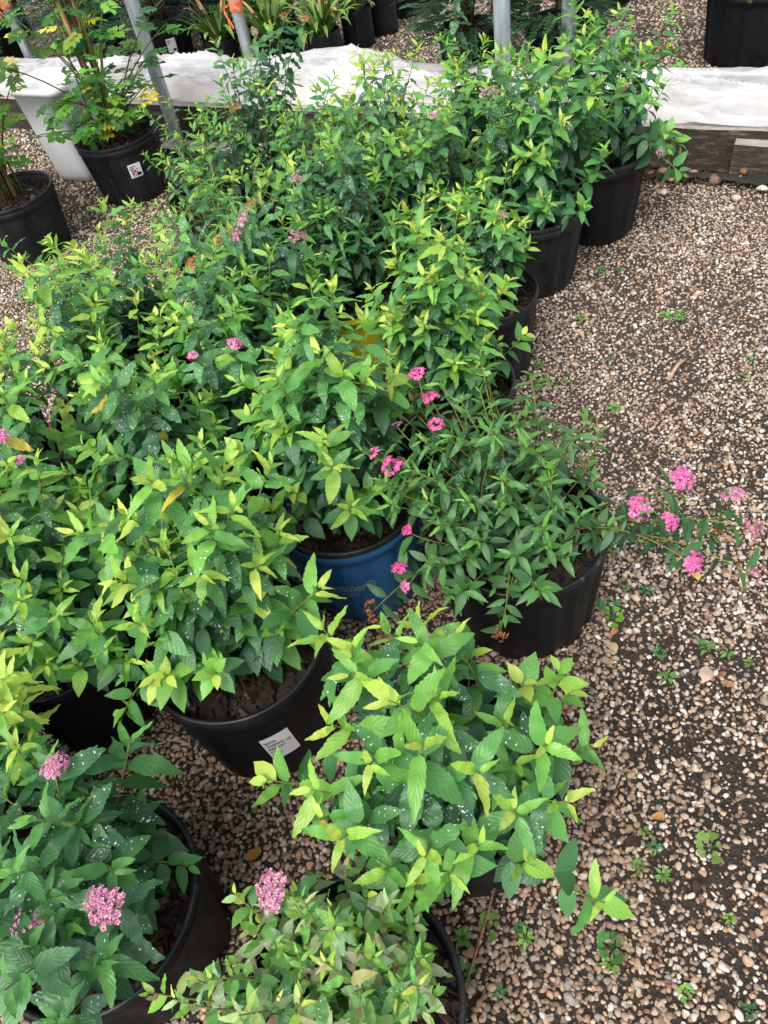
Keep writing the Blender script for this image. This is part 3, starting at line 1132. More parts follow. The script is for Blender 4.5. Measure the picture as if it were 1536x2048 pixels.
def shrub(key, x, y, label, tips=None, n=24, top=.56, rad=.17, pot=(.14, .235, .84), potkind='black', leaf=.062, slim=1.0, ageoff=0.0, tone=(1, 1, 1), flowers=(), sparse=1.0, seed=1, soil=.80, inter=.0106, lean=(0, 0), maxobj=300, stemcol=(96, 62, 38), low=.06, bare=.22, side=0.0, pale=0.0):
    rr = random.Random(seed * 131 + 7)
    root = thing('potted_spirea', (x, y, 0), label, 'potted shrub', 'spirea shrubs grown in nursery pots')
    pr, ph, pk = pot
    pt = add_pot(root, pr, ph, pk, potkind, rr.uniform(0, 6.28), soil)
    base = Vector((x, y, 0))
    zs = ph * soil
    targets = []
    for t in (tips or []):
        targets.append((Vector(t) - base, None))
    for i in range(n):
        q = math.sqrt((i + .5) / n)
        a = i * 2.39996 + seed + rr.uniform(-.3, .3)
        rx_ = rad * q * rr.uniform(.78, 1.28)
        z = ph + low + (top - ph - low) * (1 - (q ** 2.2) * .85) + max(-.10, min(.11, rr.gauss(-.008, .055)))
        targets.append((Vector((rx_ * math.cos(a) + lean[0] * z, rx_ * math.sin(a) + lean[1] * z, z)), None))
    for fl_ in flowers:
        targets.append((Vector(fl_[:3]) - base, fl_[3]))
    leaves = []          # (matrix, mesh, colour, stem, dist)
    for ti, (tip, flw) in enumerate(targets):
        az = math.atan2(tip.y, tip.x)
        r0 = pr * rr.uniform(.05, .5)
        a0 = az + rr.uniform(-.6, .6)
        p0 = Vector((r0 * math.cos(a0), r0 * math.sin(a0), zs))
        d = tip - p0
        hor = Vector((d.x, d.y, 0))
        Ln = d.length
        if tip.z < ph + .05:                                  # hangs over the rim: go up first
            p1 = p0 + Vector((0, 0, max(.10, ph - zs + .07))) + hor * .25
            p2 = tip - hor * .35 + Vector((0, 0, .05))
        else:
            p1 = p0 + Vector((0, 0, d.z * .45)) + hor * .18
            p2 = tip - (Vector((0, 0, 1)) * .75 + hor.normalized() * rr.uniform(.1, .9) + Vector((rr.gauss(0, .2), rr.gauss(0, .2), 0))).normalized() * Ln * .33
        pts = [bez(p0, p1, p2, tip, t / 10) for t in range(11)]
        mb = MB()
        young = lin(128, 140, 62)
        old = lin(*stemcol)
        rads = [(.0021 if Ln > .2 else .0017) * (1 - .62 * t / 10) for t in range(11)]
        for t in range(10):
            k = t / 9
            tc = [old[i] * (1 - k ** 1.5) + young[i] * k ** 1.5 for i in range(3)]
            mb.tube(pts[t:t + 2], rads[t:t + 2], 5, 0, False, tuple(tc))
        stem = new_obj('stem', mb.build('stem', M['stem'], True, True), root)
        # arc length
        seg = [(pts[i + 1] - pts[i]).length for i in range(10)]
        tot = sum(seg)
        s = 0.0 if flw is None else .012
        az_l = rr.uniform(0, 6.28)
        vig = rr.uniform(.82, 1.15)
        while s < tot * (1 - bare):
            # point at distance s from the tip
            rem, i = s, 9
            while i > 0 and rem > seg[i]:
                rem -= seg[i]
                i -= 1
            t = min(1, rem / seg[i])
            p = pts[i + 1].lerp(pts[i], t)
            T = (pts[i + 1] - pts[i]).normalized()
            az_l += 2.39996 + rr.uniform(-.35, .35)
            ref = T.cross(Vector((.2, .9, .1))).normalized()
            ref2 = T.cross(ref)
            D = ref * math.cos(az_l) + ref2 * math.sin(az_l)
            age = s + (.035 if flw else 0)
            grow = min(1, .46 + age / .042) * (1 if age < .16 else max(.62, 1 - (age - .16) * 2.2))
            ln = leaf * grow * rr.uniform(.8, 1.16) * vig
            el = .82 - min(1, age / .05) * .58 + rr.gauss(0, .16)       # upright when young
            if age > .1:
                el -= .35
            Ld = D * math.cos(el) + T * math.sin(el)
            Ld.z -= min(.35, age * 1.6)
            Nn = T * .55 + Vector((0, 0, .8)) + Vector((rr.gauss(0, .18), rr.gauss(0, .18), 0))
            mt = frame(p + D * .0015, Ld, Nn, ln, ln * slim * rr.uniform(.88, 1.12))
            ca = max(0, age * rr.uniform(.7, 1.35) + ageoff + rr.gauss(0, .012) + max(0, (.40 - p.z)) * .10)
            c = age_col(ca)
            jit = rr.uniform(.82, 1.15)
            c = [c[i_] * tone[i_] * jit for i_ in range(3)]
            if rr.random() < pale:
                c = [q_ * rr.uniform(.7, 1.1) for q_ in lin(*rr.choice([(172, 190, 140), (150, 176, 128), (190, 196, 130), (150, 180, 110), (182, 176, 138)]))]
            if rr.random() < .0015:
                c = list(lin(196, 176, 60))
            if rr.random() < sparse:
                tmpl = LEAF_YOUNG if age < .03 else (LEAF_MID if age < .085 else LEAF_OLD)
                wp = base + p + Ld * ln * .5
                leaves.append((mt, rr.choice(tmpl), c, stem, (wp - CAMV).length - .5 * wp.z))
            s += inter * (.40 + min(1, age / .05) * .65) * rr.uniform(.8, 1.2)
            # a short side shoot with a tuft of small leaves
            if side and age > .05 and rr.random() < side:
                q0 = p
                sd_ = (D * .8 + T * .7).normalized()
                sl_ = rr.uniform(.025, .06)
                for m_ in range(5):
                    f_ = m_ / 4
                    pp = q0 + sd_ * sl_ * f_
                    a5 = m_ * 2.4 + az_l
                    D2 = ref * math.cos(a5) + ref2 * math.sin(a5)
                    L2 = D2 * .8 + sd_ * (.4 + f_)
                    l5 = leaf * rr.uniform(.32, .5)
                    c = age_col(max(0, .05 - .035 * f_ + rr.gauss(0, .012) + ageoff))
                    leaves.append((frame(pp, L2, Vector((0, 0, 1)) + sd_ * .5, l5, l5 * slim), rr.choice(LEAF_YOUNG), [c[i_] * tone[i_] for i_ in range(3)], stem, ((base + pp) - CAMV).length - .5 * pp.z))
        if flw:
            nrm = (tip - pts[9]).normalized() * .6 + Vector((rr.gauss(0, .25), rr.gauss(0, .25), .8))
            mesh_, colr = {'p': (FLOWERS, PINK), 'm': (FADED, MAUVE), 'd': (FADED, DRIED), 'l': (FLOWERS, PALEP)}[flw[0]]
            sc = .78 * (float(flw[1:]) if len(flw) > 1 else 1.0)
            for kk in range(2 if flw[0] in 'pl' and rr.random() < .35 else 1):
                off = Vector((rr.gauss(0, .012), rr.gauss(0, .012), .004)) * kk
                mt = Matrix.LocRotScale(tip + off + Vector((0, 0, .006)), nrm.to_track_quat('Z', 'Y'), Vector((sc, sc, sc)) * (1 - .25 * kk) * rr.uniform(.9, 1.1))
                new_obj('flower_head', rr.choice(mesh_), stem, mt, rr.choice(colr))
    leaves.sort(key=lambda q: q[4])
    for mt, tm, c, st, _ in leaves[:maxobj]:
        new_obj('leaf', tm, st, mt, c)
    rest = leaves[maxobj:]
    if rest:
        mats = np.array([np.array(q[0]) for q in rest])
        lv = np.concatenate([LEAF_LOW_V, np.ones((LOWN, 1))], 1)
        V = np.einsum('nij,kj->nki', mats, lv)[:, :, :3].reshape(-1, 3)
        F = [tuple(i + LOWN * k for i in q) for k in range(len(rest)) for q in LEAF_LOW_F]
        C = np.repeat(np.array([q[2] for q in rest]), LOWN, axis=0)
        UV = np.tile(LEAF_LOW_UV, (len(rest), 1))
        o = new_obj('inner_foliage', mesh('inner_foliage', V, F, M['leaf'], True, None, C, UV), root)
        o['kind'] = 'stuff'
    return root, pt


SQ = (.150, .228, .90)
# --- front rows: shoots laid out one by one
P1 = [(-0.106,0.562,0.470),(-0.070,0.507,0.500),(-0.032,0.543,0.470),(0.006,0.495,0.500),(0.042,0.541,0.420),(-0.078,0.469,0.500),(0.077,0.550,0.360),(0.134,0.509,0.320),(0.196,0.495,0.290),(-0.114,0.439,0.450),(-0.012,0.358,0.520),(0.040,0.333,0.480),(0.128,0.381,0.400),(0.189,0.392,0.340),(0.136,0.319,0.380),(-0.217,0.441,0.340),(-0.148,0.380,0.420),(-0.146,0.352,0.400),(-0.120,0.310,0.440),(-0.035,0.281,0.420),(0.150,0.231,0.300),(0.017,0.420,0.500),(-0.039,0.416,0.520),(0.093,0.442,0.360),(-0.071,0.358,0.500),(0.073,0.324,0.380),(0.027,0.311,0.330),(-0.015,0.292,0.310),(-0.059,0.287,0.300),(0.081,0.292,0.300),(-0.088,0.306,0.330),(0.115,0.346,0.330)]
shrub('front', .03, .46, 'lime green large-leaved spirea spilling over the gravel at the front of the row', P1, 6, .44, .16, leaf=0.0556, seed=3, pot=(.14, .22, .84), inter=.0140, ageoff=.0, bare=.22)
CT = [(-0.348,0.614,0.360),(-0.270,0.587,0.380),(-0.433,0.602,0.300),(-0.106,0.647,0.440),(-0.130,0.754,0.580),(-0.283,0.691,0.550),(-0.348,0.625,0.480),(-0.379,0.689,0.600),(-0.349,0.643,0.550),(-0.177,0.676,0.600),(-0.237,0.621,0.550),(-0.173,0.658,0.500),(-0.143,0.711,0.500),(-0.254,0.744,0.600),(-0.320,0.656,0.500),(-0.209,0.652,0.600),(-0.243,0.664,0.400),(-0.174,0.656,0.360)]
cr, cp = shrub('label', -.277, .72, 'bushy spirea in the black pot with the white lettered price label', CT, 22, .58, .14, leaf=0.0499, seed=4, pot=(.145, .262, .86), lean=(0, .12), bare=.34, side=.05)
DT = [(-0.378,0.336,0.420),(-0.368,0.493,0.420),(-0.458,0.461,0.450),(-0.439,0.378,0.500),(-0.413,0.385,0.450),(-0.402,0.257,0.380),(-0.452,0.324,0.500),(-0.433,0.320,0.450),(-0.446,0.265,0.450),(-0.427,0.292,0.420),(-0.397,0.433,0.250),(-0.423,0.442,0.400),(-0.439,0.219,0.500),(-0.495,0.385,0.500),(-0.437,0.209,0.400),(-0.498,0.291,0.480)]
shrub('corner', -.487, .382, 'dark-leaved spirea with pale pink flowers, bark mulch showing, in the bottom left corner', DT, 12, .46, .13, leaf=0.0522, seed=5, pot=(.142, .232, .86), ageoff=.045, flowers=[(-0.365, 0.287, 0.450, 'l.95'), (-0.450, 0.291, 0.450, 'm1'), (-0.434, 0.444, 0.470, 'l.9')], bare=.25)
P7T = [(-0.258,0.305,0.360),(-0.242,0.270,0.360),(-0.214,0.254,0.340),(-0.178,0.273,0.340),(-0.168,0.216,0.360),(-0.136,0.256,0.330),(-0.104,0.220,0.350),(-0.066,0.250,0.300),(-0.127,0.181,0.380),(-0.088,0.178,0.360),(-0.184,0.180,0.400),(-0.282,0.220,0.380),(-0.312,0.204,0.400),(-0.240,0.174,0.420),(-0.062,0.151,0.360),(-0.214,0.298,0.330),(-0.094,0.279,0.270),(-0.154,0.146,0.420),(-0.346,0.220,0.380),(-0.138,0.331,0.300),(-0.062,0.208,0.300),(-0.062,0.235,0.280),(-0.056,0.178,0.300),(-0.085,0.261,0.270),(-0.118,0.298,0.260)]
shrub('mottled', -.166, .205, 'spirea with small pale mottled leaves in the pot at the bottom edge', P7T, 34, .37, .14, leaf=0.0288, seed=6, pot=(.14, .222, .86), ageoff=.012, tone=(1.25, 1.1, 1.05), flowers=[(-0.212, 0.301, 0.370, 'l1')], inter=.010, side=.20, pale=.45, bare=.08, low=.01)
# --- the narrow-leaved flowering one
AT = [(0.221,1.087,0.400),(0.319,0.960,0.340),(0.315,0.891,0.340),(0.358,0.888,0.300),(0.355,0.853,0.300),(0.272,0.979,0.360),(0.163,0.945,0.420),(0.189,0.852,0.420),(0.256,0.838,0.380),(0.088,0.827,0.420),(0.120,0.764,0.420),(0.186,0.790,0.360),(0.275,0.791,0.330),(0.272,0.728,0.280),(0.307,0.787,0.300),(0.078,0.761,0.380),(0.125,0.734,0.360),(0.175,0.723,0.320),(0.206,0.696,0.240),(0.051,0.722,0.340),(0.073,0.702,0.280),(0.151,0.675,0.220),(0.096,0.691,0.300),(0.236,0.743,0.300),(0.180,0.788,0.420),(0.065,0.799,0.400),(0.011,0.805,0.400),(0.132,0.973,0.480),(0.152,0.915,0.480),(0.191,0.952,0.460),(0.206,0.884,0.450),(0.120,0.843,0.480),(0.075,0.847,0.480),(0.051,0.810,0.460),(0.216,1.052,0.460),(0.228,0.851,0.420),(0.004,0.822,0.440),(-0.016,0.874,0.460),(0.283,1.265,0.360),(0.255,0.785,0.400),(0.339,0.915,0.340)]
AF = [(0.102,1.018,0.460,'p1'),(0.114,0.976,0.440,'p.8'),(0.112,0.931,0.420,'p1.05'),(-0.026,0.958,0.460,'p.9'),(0.005,0.875,0.440,'p.8'),(0.028,0.857,0.420,'p1.05'),(0.050,0.939,0.430,'m.6'),(0.030,0.803,0.330,'p.55'),(0.005,0.755,0.300,'p.65'),(0.008,0.739,0.270,'p.6'),(0.054,1.018,0.450,'m.7'),(0.048,1.080,0.460,'d1'),(0.013,1.019,0.460,'d1.2'),(0.097,1.030,0.400,'d.8'),(0.139,0.662,0.200,'d.8'),(-0.053,0.729,0.240,'d1')]
AF += [(0.484,0.811,0.300,'p1'),(0.402,0.785,0.290,'p1.1'),(0.435,0.739,0.290,'p.8'),(0.543,0.760,0.290,'l1'),(0.445,0.668,0.270,'p1.15'),(0.559,0.708,0.270,'m1.1'),(0.530,0.640,0.250,'m1.1'),(0.508,0.715,0.260,'d1')]
shrub('narrow', .226, .850, 'narrow-leaved spirea with bright pink flowers in the squat black pot beside the gravel path', AT, 14, .46, .16, leaf=0.0380, slim=.66, seed=7, pot=SQ, ageoff=.036, tone=(1.12, 1.0, .82), flowers=AF, inter=.0115, side=.06, bare=.12, stemcol=(112, 60, 40))
# --- the blue pot and the block behind
br, bp = shrub('blue', -.066, .996, 'tall leafy spirea growing in the blue printed pot', None, 40, .61, .15, leaf=0.0462, seed=8, pot=(.14, .245, .86), potkind='blue', lean=(0, -.02), bare=.30, low=.10)
shrub('p11', .185, 1.26, 'spirea between the blue pot and the yellow pot, at the row edge by the path', None, 39, .55, .14, leaf=0.0419, seed=9, ageoff=-.005)
shrub('E', .344, 1.577, 'compact spirea in the second black pot along the path counting from the flowering one', None, 40, .47, .15, leaf=0.0351, seed=10, pot=(.125, .22, .85), potkind='dusty', flowers=[(0.367, 1.475, 0.450, 'm.8')], lean=(-.06, 0))
shrub('F', .553, 1.915, 'broad spirea in the dusty black pot just in front of the pole by the path', None, 50, .56, .19, leaf=0.0462, seed=11, pot=(.142, .225, .82), potkind='dusty', flowers=[(0.436, 1.835, 0.550, 'm1.3')], ageoff=.005, lean=(.05, 0))
shrub('G', .80, 2.11, 'spirea overhanging the gravel nearest the timber board at the far end of the path', [(.93, 1.95, .27), (1.0, 2.02, .24), (.96, 1.90, .22)], 42, .58, .19, leaf=0.0445, seed=12, pot=(.14, .24, .84), flowers=[(0.782, 1.92, 0.46, 'l1'), (0.76, 1.95, 0.58, 'm1'), (0.93, 2.05, 0.48, 'd.8'), (.90, 1.92, .28, 'm.8')], ageoff=.01)
shrub('yel', .035, 1.71, 'spirea with faded mauve flower heads in the yellow pot', None, 36, .56, .16, leaf=0.0393, seed=13, potkind='yellow', slim=.85, flowers=[(-0.03, 1.66, 0.53, 'm.9'), (0.07, 1.68, 0.50, 'm.8')], ageoff=.02)
shrub('i1', -.38, 1.08, 'low spirea behind the labelled pot, its leaves full of water drops', None, 40, .50, 0.209, leaf=0.0445, seed=14, ageoff=0.008)
shrub('i2', -.60, .84, 'spirea in the black pot left of the labelled pot, shaded side showing', [(-0.484,0.666,0.360),(-0.422,0.651,0.400),(-0.402,0.654,0.360),(-0.518,0.662,0.380),(-0.522,0.672,0.420),(-0.416,0.667,0.450),(-0.451,0.664,0.480),(-0.499,0.687,0.500)], 42, .57, 0.197, leaf=0.0445, seed=15, lean=(.06, 0))
shrub('i3', -.68, 1.14, 'spirea by the left picture edge carrying two small bright pink flowers', None, 36, .52, 0.209, leaf=0.0419, seed=16, flowers=[(-0.583, 1.036, 0.500, 'p.7'), (-0.553, 0.993, 0.480, 'p.7')])
shrub('i4', -.22, 1.33, 'spirea with two small pink flowers in the middle of the block', None, 40, .54, 0.209, leaf=0.0419, seed=17, flowers=[(-0.254, 1.10, 0.53, 'p.7'), (-0.188, 1.14, 0.51, 'p.7')])
shrub('i5', -.53, 1.42, 'bright green spirea in the left middle of the block behind the two flowered ones', None, 40, .53, 0.209, leaf=0.0411, seed=18, ageoff=-0.018)
shrub('i6', -.84, 1.42, 'spirea at the left end of the block by the bare gravel strip', None, 33, .46, 0.197, leaf=0.0411, seed=19)
shrub('i7', -.19, 1.60, 'slender spirea full of dusky mauve and dried flower heads behind the yellow pot', None, 29, .56, 0.197, leaf=0.0532, slim=.72, seed=20, flowers=[(-0.140, 1.43, 0.58, 'm1.4'), (-0.16, 1.42, 0.56, 'm1.2'), (-0.048, 1.40, 0.54, 'm1'), (-0.2, 1.45, 0.54, 'd1'), (-.26, 1.42, .52, 'd.9'), (-.12, 1.48, .58, 'd1.1')], ageoff=0.008, potkind='dusty')
shrub('i8', -.52, 1.72, 'leggy spirea leaning towards the rose pots on the far left of the block', None, 33, .50, 0.209, leaf=0.0411, seed=21, lean=(-.05, 0))
shrub('i9', .27, 1.90, 'dense spirea behind the compact one, second row from the path', None, 40, .54, 0.197, leaf=0.0393, seed=22, flowers=[(0.300, 1.80, 0.54, 'm.8')])
shrub('i10', .02, 2.07, 'spirea in the middle of the far rows directly behind the yellow pot', None, 36, .52, 0.197, leaf=0.0377, seed=23)
shrub('i11', -.27, 2.03, 'sparse spirea with thin reddish stems and small leaves beside the gravel', None, 29, .44, 0.221, leaf=0.0283, seed=24, sparse=.8, stemcol=(140, 70, 50), ageoff=0.003, tone=(1.25, 1.0, .9))
shrub('i12', .50, 2.24, 'spirea in front of the middle pole with its tall shoot above the plastic sheet', [(.46, 2.18, .70)], 36, .54, 0.184, leaf=0.0411, seed=25)
shrub('i13', .22, 2.23, 'tall pale-tipped spirea in the far row against the plastic sheet', None, 36, .55, 0.197, leaf=0.0377, seed=26, ageoff=-0.020)
shrub('i14', -.10, 2.33, 'dark spirea with brown dried heads standing above the plastic sheet', None, 33, .60, 0.184, leaf=0.0351, seed=27, ageoff=0.018, flowers=[(-0.06, 2.22, 0.66, 'm.7'), (0.02, 2.22, 0.68, 'd1'), (0.07, 2.2, 0.67, 'd.9')])
shrub('i15', -.30, 2.38, 'small-leaved spirea with a brown flower head at the far corner near the plank', None, 29, .42, 0.184, leaf=0.0308, seed=28, ageoff=0.008, flowers=[(-0.16, 2.22, 0.50, 'd1.4')])
shrub('i16', -.74, .585, 'spirea mostly outside the picture at the left edge above the corner pot', [(-0.493,0.570,0.500),(-0.504,0.532,0.480),(-0.498,0.564,0.450),(-0.513,0.515,0.430),(-0.513,0.614,0.420),(-0.519,0.568,0.380),(-0.519,0.542,0.500)], 26, .50, 0.209, leaf=0.0479, seed=29, ageoff=-0.018)

# labels and print on the front pots
wall_label(cr, cp, .145, .262, .86, 0, .098, .184, .048, [("Spirea", .0080, .004, .020), ("'Anthony", .0080, .004, .033), ("Waterer'", .0080, .004, .046), ("3 Gal", .0062, .004, .057), ("$34.99", .0062, .004, .068), ("x3", .007, .036, .038)], tilt=R(4))
cp.rotation_euler = (0, 0, 0)
for ch in cp.children:
    if ch.name.startswith(('price_label', 'lettering')):
        ch.matrix_basis = Matrix.Rotation(R(-74), 4, 'Z')
bp.rotation_euler = (0, 0, 0)
rfb = lambda z: .14 * .86 + .14 * .14 * z / .245
mb = MB()
vv, f2 = text_on_wall('Summer\u00ae', .024, rfb, R(-101), .125, .003, 1.0, 0, 'CENTER')
mb.add(vv, f2)
vv, f2 = text_on_wall('COLLECTION', .0115, rfb, R(-113), .107, .003, 1.25, 0, 'CENTER')
mb.add(vv, f2)
new_obj('lettering', mb.build('lettering', M['print']), bp)
mb = MB()


def wall_line(pts, wd):
    v = []
    for i, (x, z) in enumerate(pts):
        x0, z0 = pts[max(0, i - 1)]
        x1, z1 = pts[min(len(pts) - 1, i + 1)]
        l = math.hypot(x1 - x0, z1 - z0) or 1
        nx_, nz_ = -(z1 - z0) / l * wd, (x1 - x0) / l * wd
        for s in (-1, 1):
            zz = z + nz_ * s
            r_ = rfb(zz) + .003
            a = R(-140) + (x + nx_ * s) / r_
            v.append((r_ * math.cos(a), r_ * math.sin(a), zz))
    mb.add(v, [(2 * i, 2 * i + 2, 2 * i + 3, 2 * i + 1) for i in range(len(pts) - 1)])


wall_line([((.003 + .010 * t) * math.cos(t * 15), .165 + (.003 + .010 * t) * math.sin(t * 15)) for t in np.linspace(0, 1, 50)], .0008)
for k in range(9):
    a = k * 2 * PI / 9
    wall_line([(.018 * math.cos(a), .165 + .018 * math.sin(a)), (.026 * math.cos(a), .165 + .026 * math.sin(a))], .0008)
new_obj('printed_sun', mb.build('printed_sun', M['print']), bp)


# ------------------------------------------------------------------ roses in pots
RL_F = [(0, 3, 1), (0, 2, 3), (1, 3, 6, 4), (3, 2, 5, 6), (4, 6, 7), (6, 5, 7)]
RL_UV = [(.5, 0), (0, .25), (1, .25), (.5, .25), (0, .55), (1, .55), (.5, .55), (.5, 1)]


def compound_leaf(seed, n=3):
    mb = MB()
    rr = random.Random(seed)
    v0 = np.array([(0, 0, 0), (-.22, .3, .02), (.22, .3, .02), (0, .3, -.01), (-.24, .62, .0), (.24, .62, .0), (0, .62, -.04), (0, 1, -.12)])
    uvs = []
    for i in range(n * 2 + 1):
        if i == 2 * n:
            base_, ang, sc = (0, .62, -.04), 0, .42
        else:
            t = .22 + .40 * (i // 2) / max(1, n - 1)
            base_, ang, sc = (0, t, -.03 * t), (1 if i % 2 else -1) * R(rr.uniform(52, 72)), rr.uniform(.30, .38)
        mt = Matrix.Translation(base_) @ Matrix.Rotation(ang, 4, 'Z') @ Matrix.Rotation(rr.gauss(0, .25), 4, 'Y') @ Matrix.Diagonal((sc * 1.15, sc, sc, 1))
        mb.add([mt @ Vector(p) for p in v0], RL_F)
        uvs += RL_UV
    mb.tube([(0, 0, 0), (0, .3, -.01), (0, .64, -.04)], .008, 3, 0, False)
    uvs += [(.5, .5)] * 9
    return mesh('leaf', mb.v, mb.f, M['roseleaf'], True, None, np.ones((len(mb.v), 3)), uvs)


ROSELEAF = [compound_leaf(s) for s in (1, 2, 3)]


def rose(x, y, label, seed, pot, top, nc, stake=True, yellow=.12, spread=.2, thin=1.0, tone=(1, 1, 1), hlabel=False):
    rr = random.Random(seed)
    root = thing('potted_rose', (x, y, 0), label, 'potted rose', 'potted roses beside the shrub block')
    pt = add_pot(root, *pot, 'dusty', rr.uniform(0, 6), .86)
    zs = pot[1] * .86
    if stake:
        for sx, tl in ((-.012, -.02), (.014, .03)):
            mb = MB()
            mb.tube([(sx, 0, zs - .05), (sx + tl * .4, .01, .6), (sx + tl, .0, top * .93)], [.0085, .008, .0075], 8)
            new_obj('bamboo_stake', mb.build('bamboo_stake', M['cane'], True), root)
        for zt in (.52, .80):
            v, f = lathe([(.026, zt - .007), (.028, zt), (.026, zt + .007)], 12)
            new_obj('tie', mesh('tie', v, f, M['tie'], True), root)
    for c in range(nc):
        a = rr.uniform(0, 6.28)
        q = rr.random()
        if q < .5:                                       # upright along the stake
            e = Vector((rr.gauss(0, spread * .35), rr.gauss(0, spread * .35), top * rr.uniform(.55, 1.05)))
        else:
            rd = spread * rr.uniform(.6, 1.25)
            e = Vector((rd * math.cos(a), rd * math.sin(a), zs + (top - zs) * rr.uniform(.08, .55)))
        p0 = Vector((rr.gauss(0, .02), rr.gauss(0, .02), zs))
        h = Vector((e.x, e.y, 0))
        p1, p2 = p0 + Vector((0, 0, (e.z - zs) * .5)) + h * .15, e - h * .35 - Vector((0, 0, (e.z - zs) * .12))
        pts = [bez(p0, p1, p2, e, t / 9) for t in range(10)]
        mb = MB()
        gc = lin(98, 104, 52) if rr.random() < .7 else lin(104, 72, 44)
        mb.tube(pts, [.0038 * (1 - .7 * t / 9) for t in range(10)], 5, 0, True, gc)
        stem = new_obj('cane', mb.build('cane', M['stem'], True, True), root)
        nl = int(rr.uniform(9, 15) * thin)
        for k in range(nl):
            t = .18 + .82 * (k + rr.random()) / nl
            i = min(8, int(t * 9))
            p = pts[i].lerp(pts[i + 1], t * 9 - i)
            az = rr.uniform(0, 6.28)
            Ld = Vector((math.cos(az), math.sin(az), rr.uniform(-.35, .5)))
            yl = rr.random() < yellow * (1.7 if t < .5 else 1)
            c = lin(*rr.choice([(222, 206, 40), (206, 190, 50), (226, 214, 80)])) if yl else [a_ * rr.uniform(.75, 1.2) for a_ in lin(*rr.choice([(74, 124, 60), (58, 106, 56), (96, 146, 62), (120, 164, 70)]))]
            c = [c[i_] * tone[i_] for i_ in range(3)]
            ln = rr.uniform(.072, .105)
            new_obj('leaf', rr.choice(ROSELEAF), stem, frame(p, Ld, Vector((rr.gauss(0, .3), rr.gauss(0, .3), 1)), ln, ln), c)
    return root, pt


rose(-1.010, 2.745, 'staked rose in the black pot cut by the left edge, yellowing low leaves', 41, (.150, .215, .84), 1.05, 22, True, .05, .30, .7, (1.25, 1.2, 1.0))
r2, rp2 = rose(-.66, 3.04, 'leafy rose on bamboo stakes in the black pot with a flower-picture label', 42, (.152, .225, .82), 1.15, 30, True, .06, .29, .75, (1.3, 1.25, 1.15))
rp2.rotation_euler = (0, 0, 0)
wall_label(r2, rp2, .152, .225, .82, 0, .105, .155, .045, None, True)
for ch in rp2.children:
    if ch.name.startswith(('price_label', 'lettering', 'printed')):
        ch.matrix_basis = Matrix.Rotation(R(-70), 4, 'Z')
rose(-1.24, 3.02, 'bare-legged rose in the black pot tucked behind the left edge one', 43, (.14, .225, .84), .95, 9, False, .16, .2, .8)

# white bin
bn = thing('plastic_bin', (-.885, 3.31, 0), 'tall white plastic bin with purple stains at its base, behind the rose pots', 'bin')
bn.rotation_euler = (0, 0, BA)
prof = []


def rrect(w_, d_, r_, n=6):
    o = []
    for cx, cy, a0 in ((w_ - r_, d_ - r_, 0), (-w_ + r_, d_ - r_, 90), (-w_ + r_, -d_ + r_, 180), (w_ - r_, -d_ + r_, 270)):
        for k in range(n + 1):
            a = R(a0 + 90 * k / n)
            o.append((cx + r_ * math.cos(a), cy + r_ * math.sin(a)))
    return o


v, f = [], []
lv = [(.080, .065, .03, .0), (.092, .074, .035, .006), (.098, .078, .04, .03), (.112, .09, .045, .20), (.124, .10, .05, .335), (.134, .108, .05, .338), (.134, .108, .05, .358), (.124, .10, .05, .36), (.119, .095, .05, .32), (.09, .07, .04, .05)]
for (w_, d_, r_, z) in lv:
    v += [(x, y, z) for x, y in rrect(w_, d_, r_)]
nr = 28
for i in range(len(lv) - 1):
    for k in range(nr):
        f.append((i * nr + k, i * nr + (k + 1) % nr, (i + 1) * nr + (k + 1) % nr, (i + 1) * nr + k))
f.append(tuple(reversed(range(nr))))
f.append(tuple(range((len(lv) - 1) * nr, len(lv) * nr)))
new_obj('bin_body', mesh('bin_body', v, f, M['bin'], True), bn)
for sx in (-1, 1):
    mb = MB()
    mb.box(sx * .133, sx * .15, -.04, .04, .318, .337)
    new_obj('handle', mb.build('handle', M['bin']), bn)


# ------------------------------------------------------------------ plants beyond the bed
def spray(seed, nn=13, needle=.16, wd=.016, sweep=55, lift=.04):
    """flat feathery twig, unit length along +Y"""
    mb = MB()
    rr = random.Random(seed)
    pts = [(0, t, .10 * t - .30 * t * t) for t in np.linspace(0, 1, 6)]
    mb.tube(pts, [.012, .011, .009, .007, .005, .003], 3, 0, False, (.55, .45, .25))
    for i in range(nn * 2):
        t = .06 + .92 * (i // 2) / nn
        s = 1 if i % 2 else -1
        ln = needle * (1 - .55 * max(0, t - .55) / .45) * rr.uniform(.85, 1.1)
        a = R(sweep + rr.uniform(-8, 8) - 20 * t)
        p = Vector((0, t, .10 * t - .30 * t * t))
        d = Vector((s * math.sin(a), math.cos(a), lift + rr.uniform(-.15, .2))).normalized()
        e = Vector((-d.y, d.x, 0)).normalized() * wd
        b0 = rr.uniform(.75, 1.2)
        mb.add([p, p + d * ln * .5 + e, p + d * ln, p + d * ln * .5 - e], [(0, 3, 2, 1)], 0, (b0, b0, b0))
    return mb.build('spray', M['needle'], False, True)


YEW = [spray(s, 17, .20, .030, 58, .1) for s in (1, 2)]
PLUM = [spray(s, 20, .24, .016, 66, .12) for s in (3, 4)]


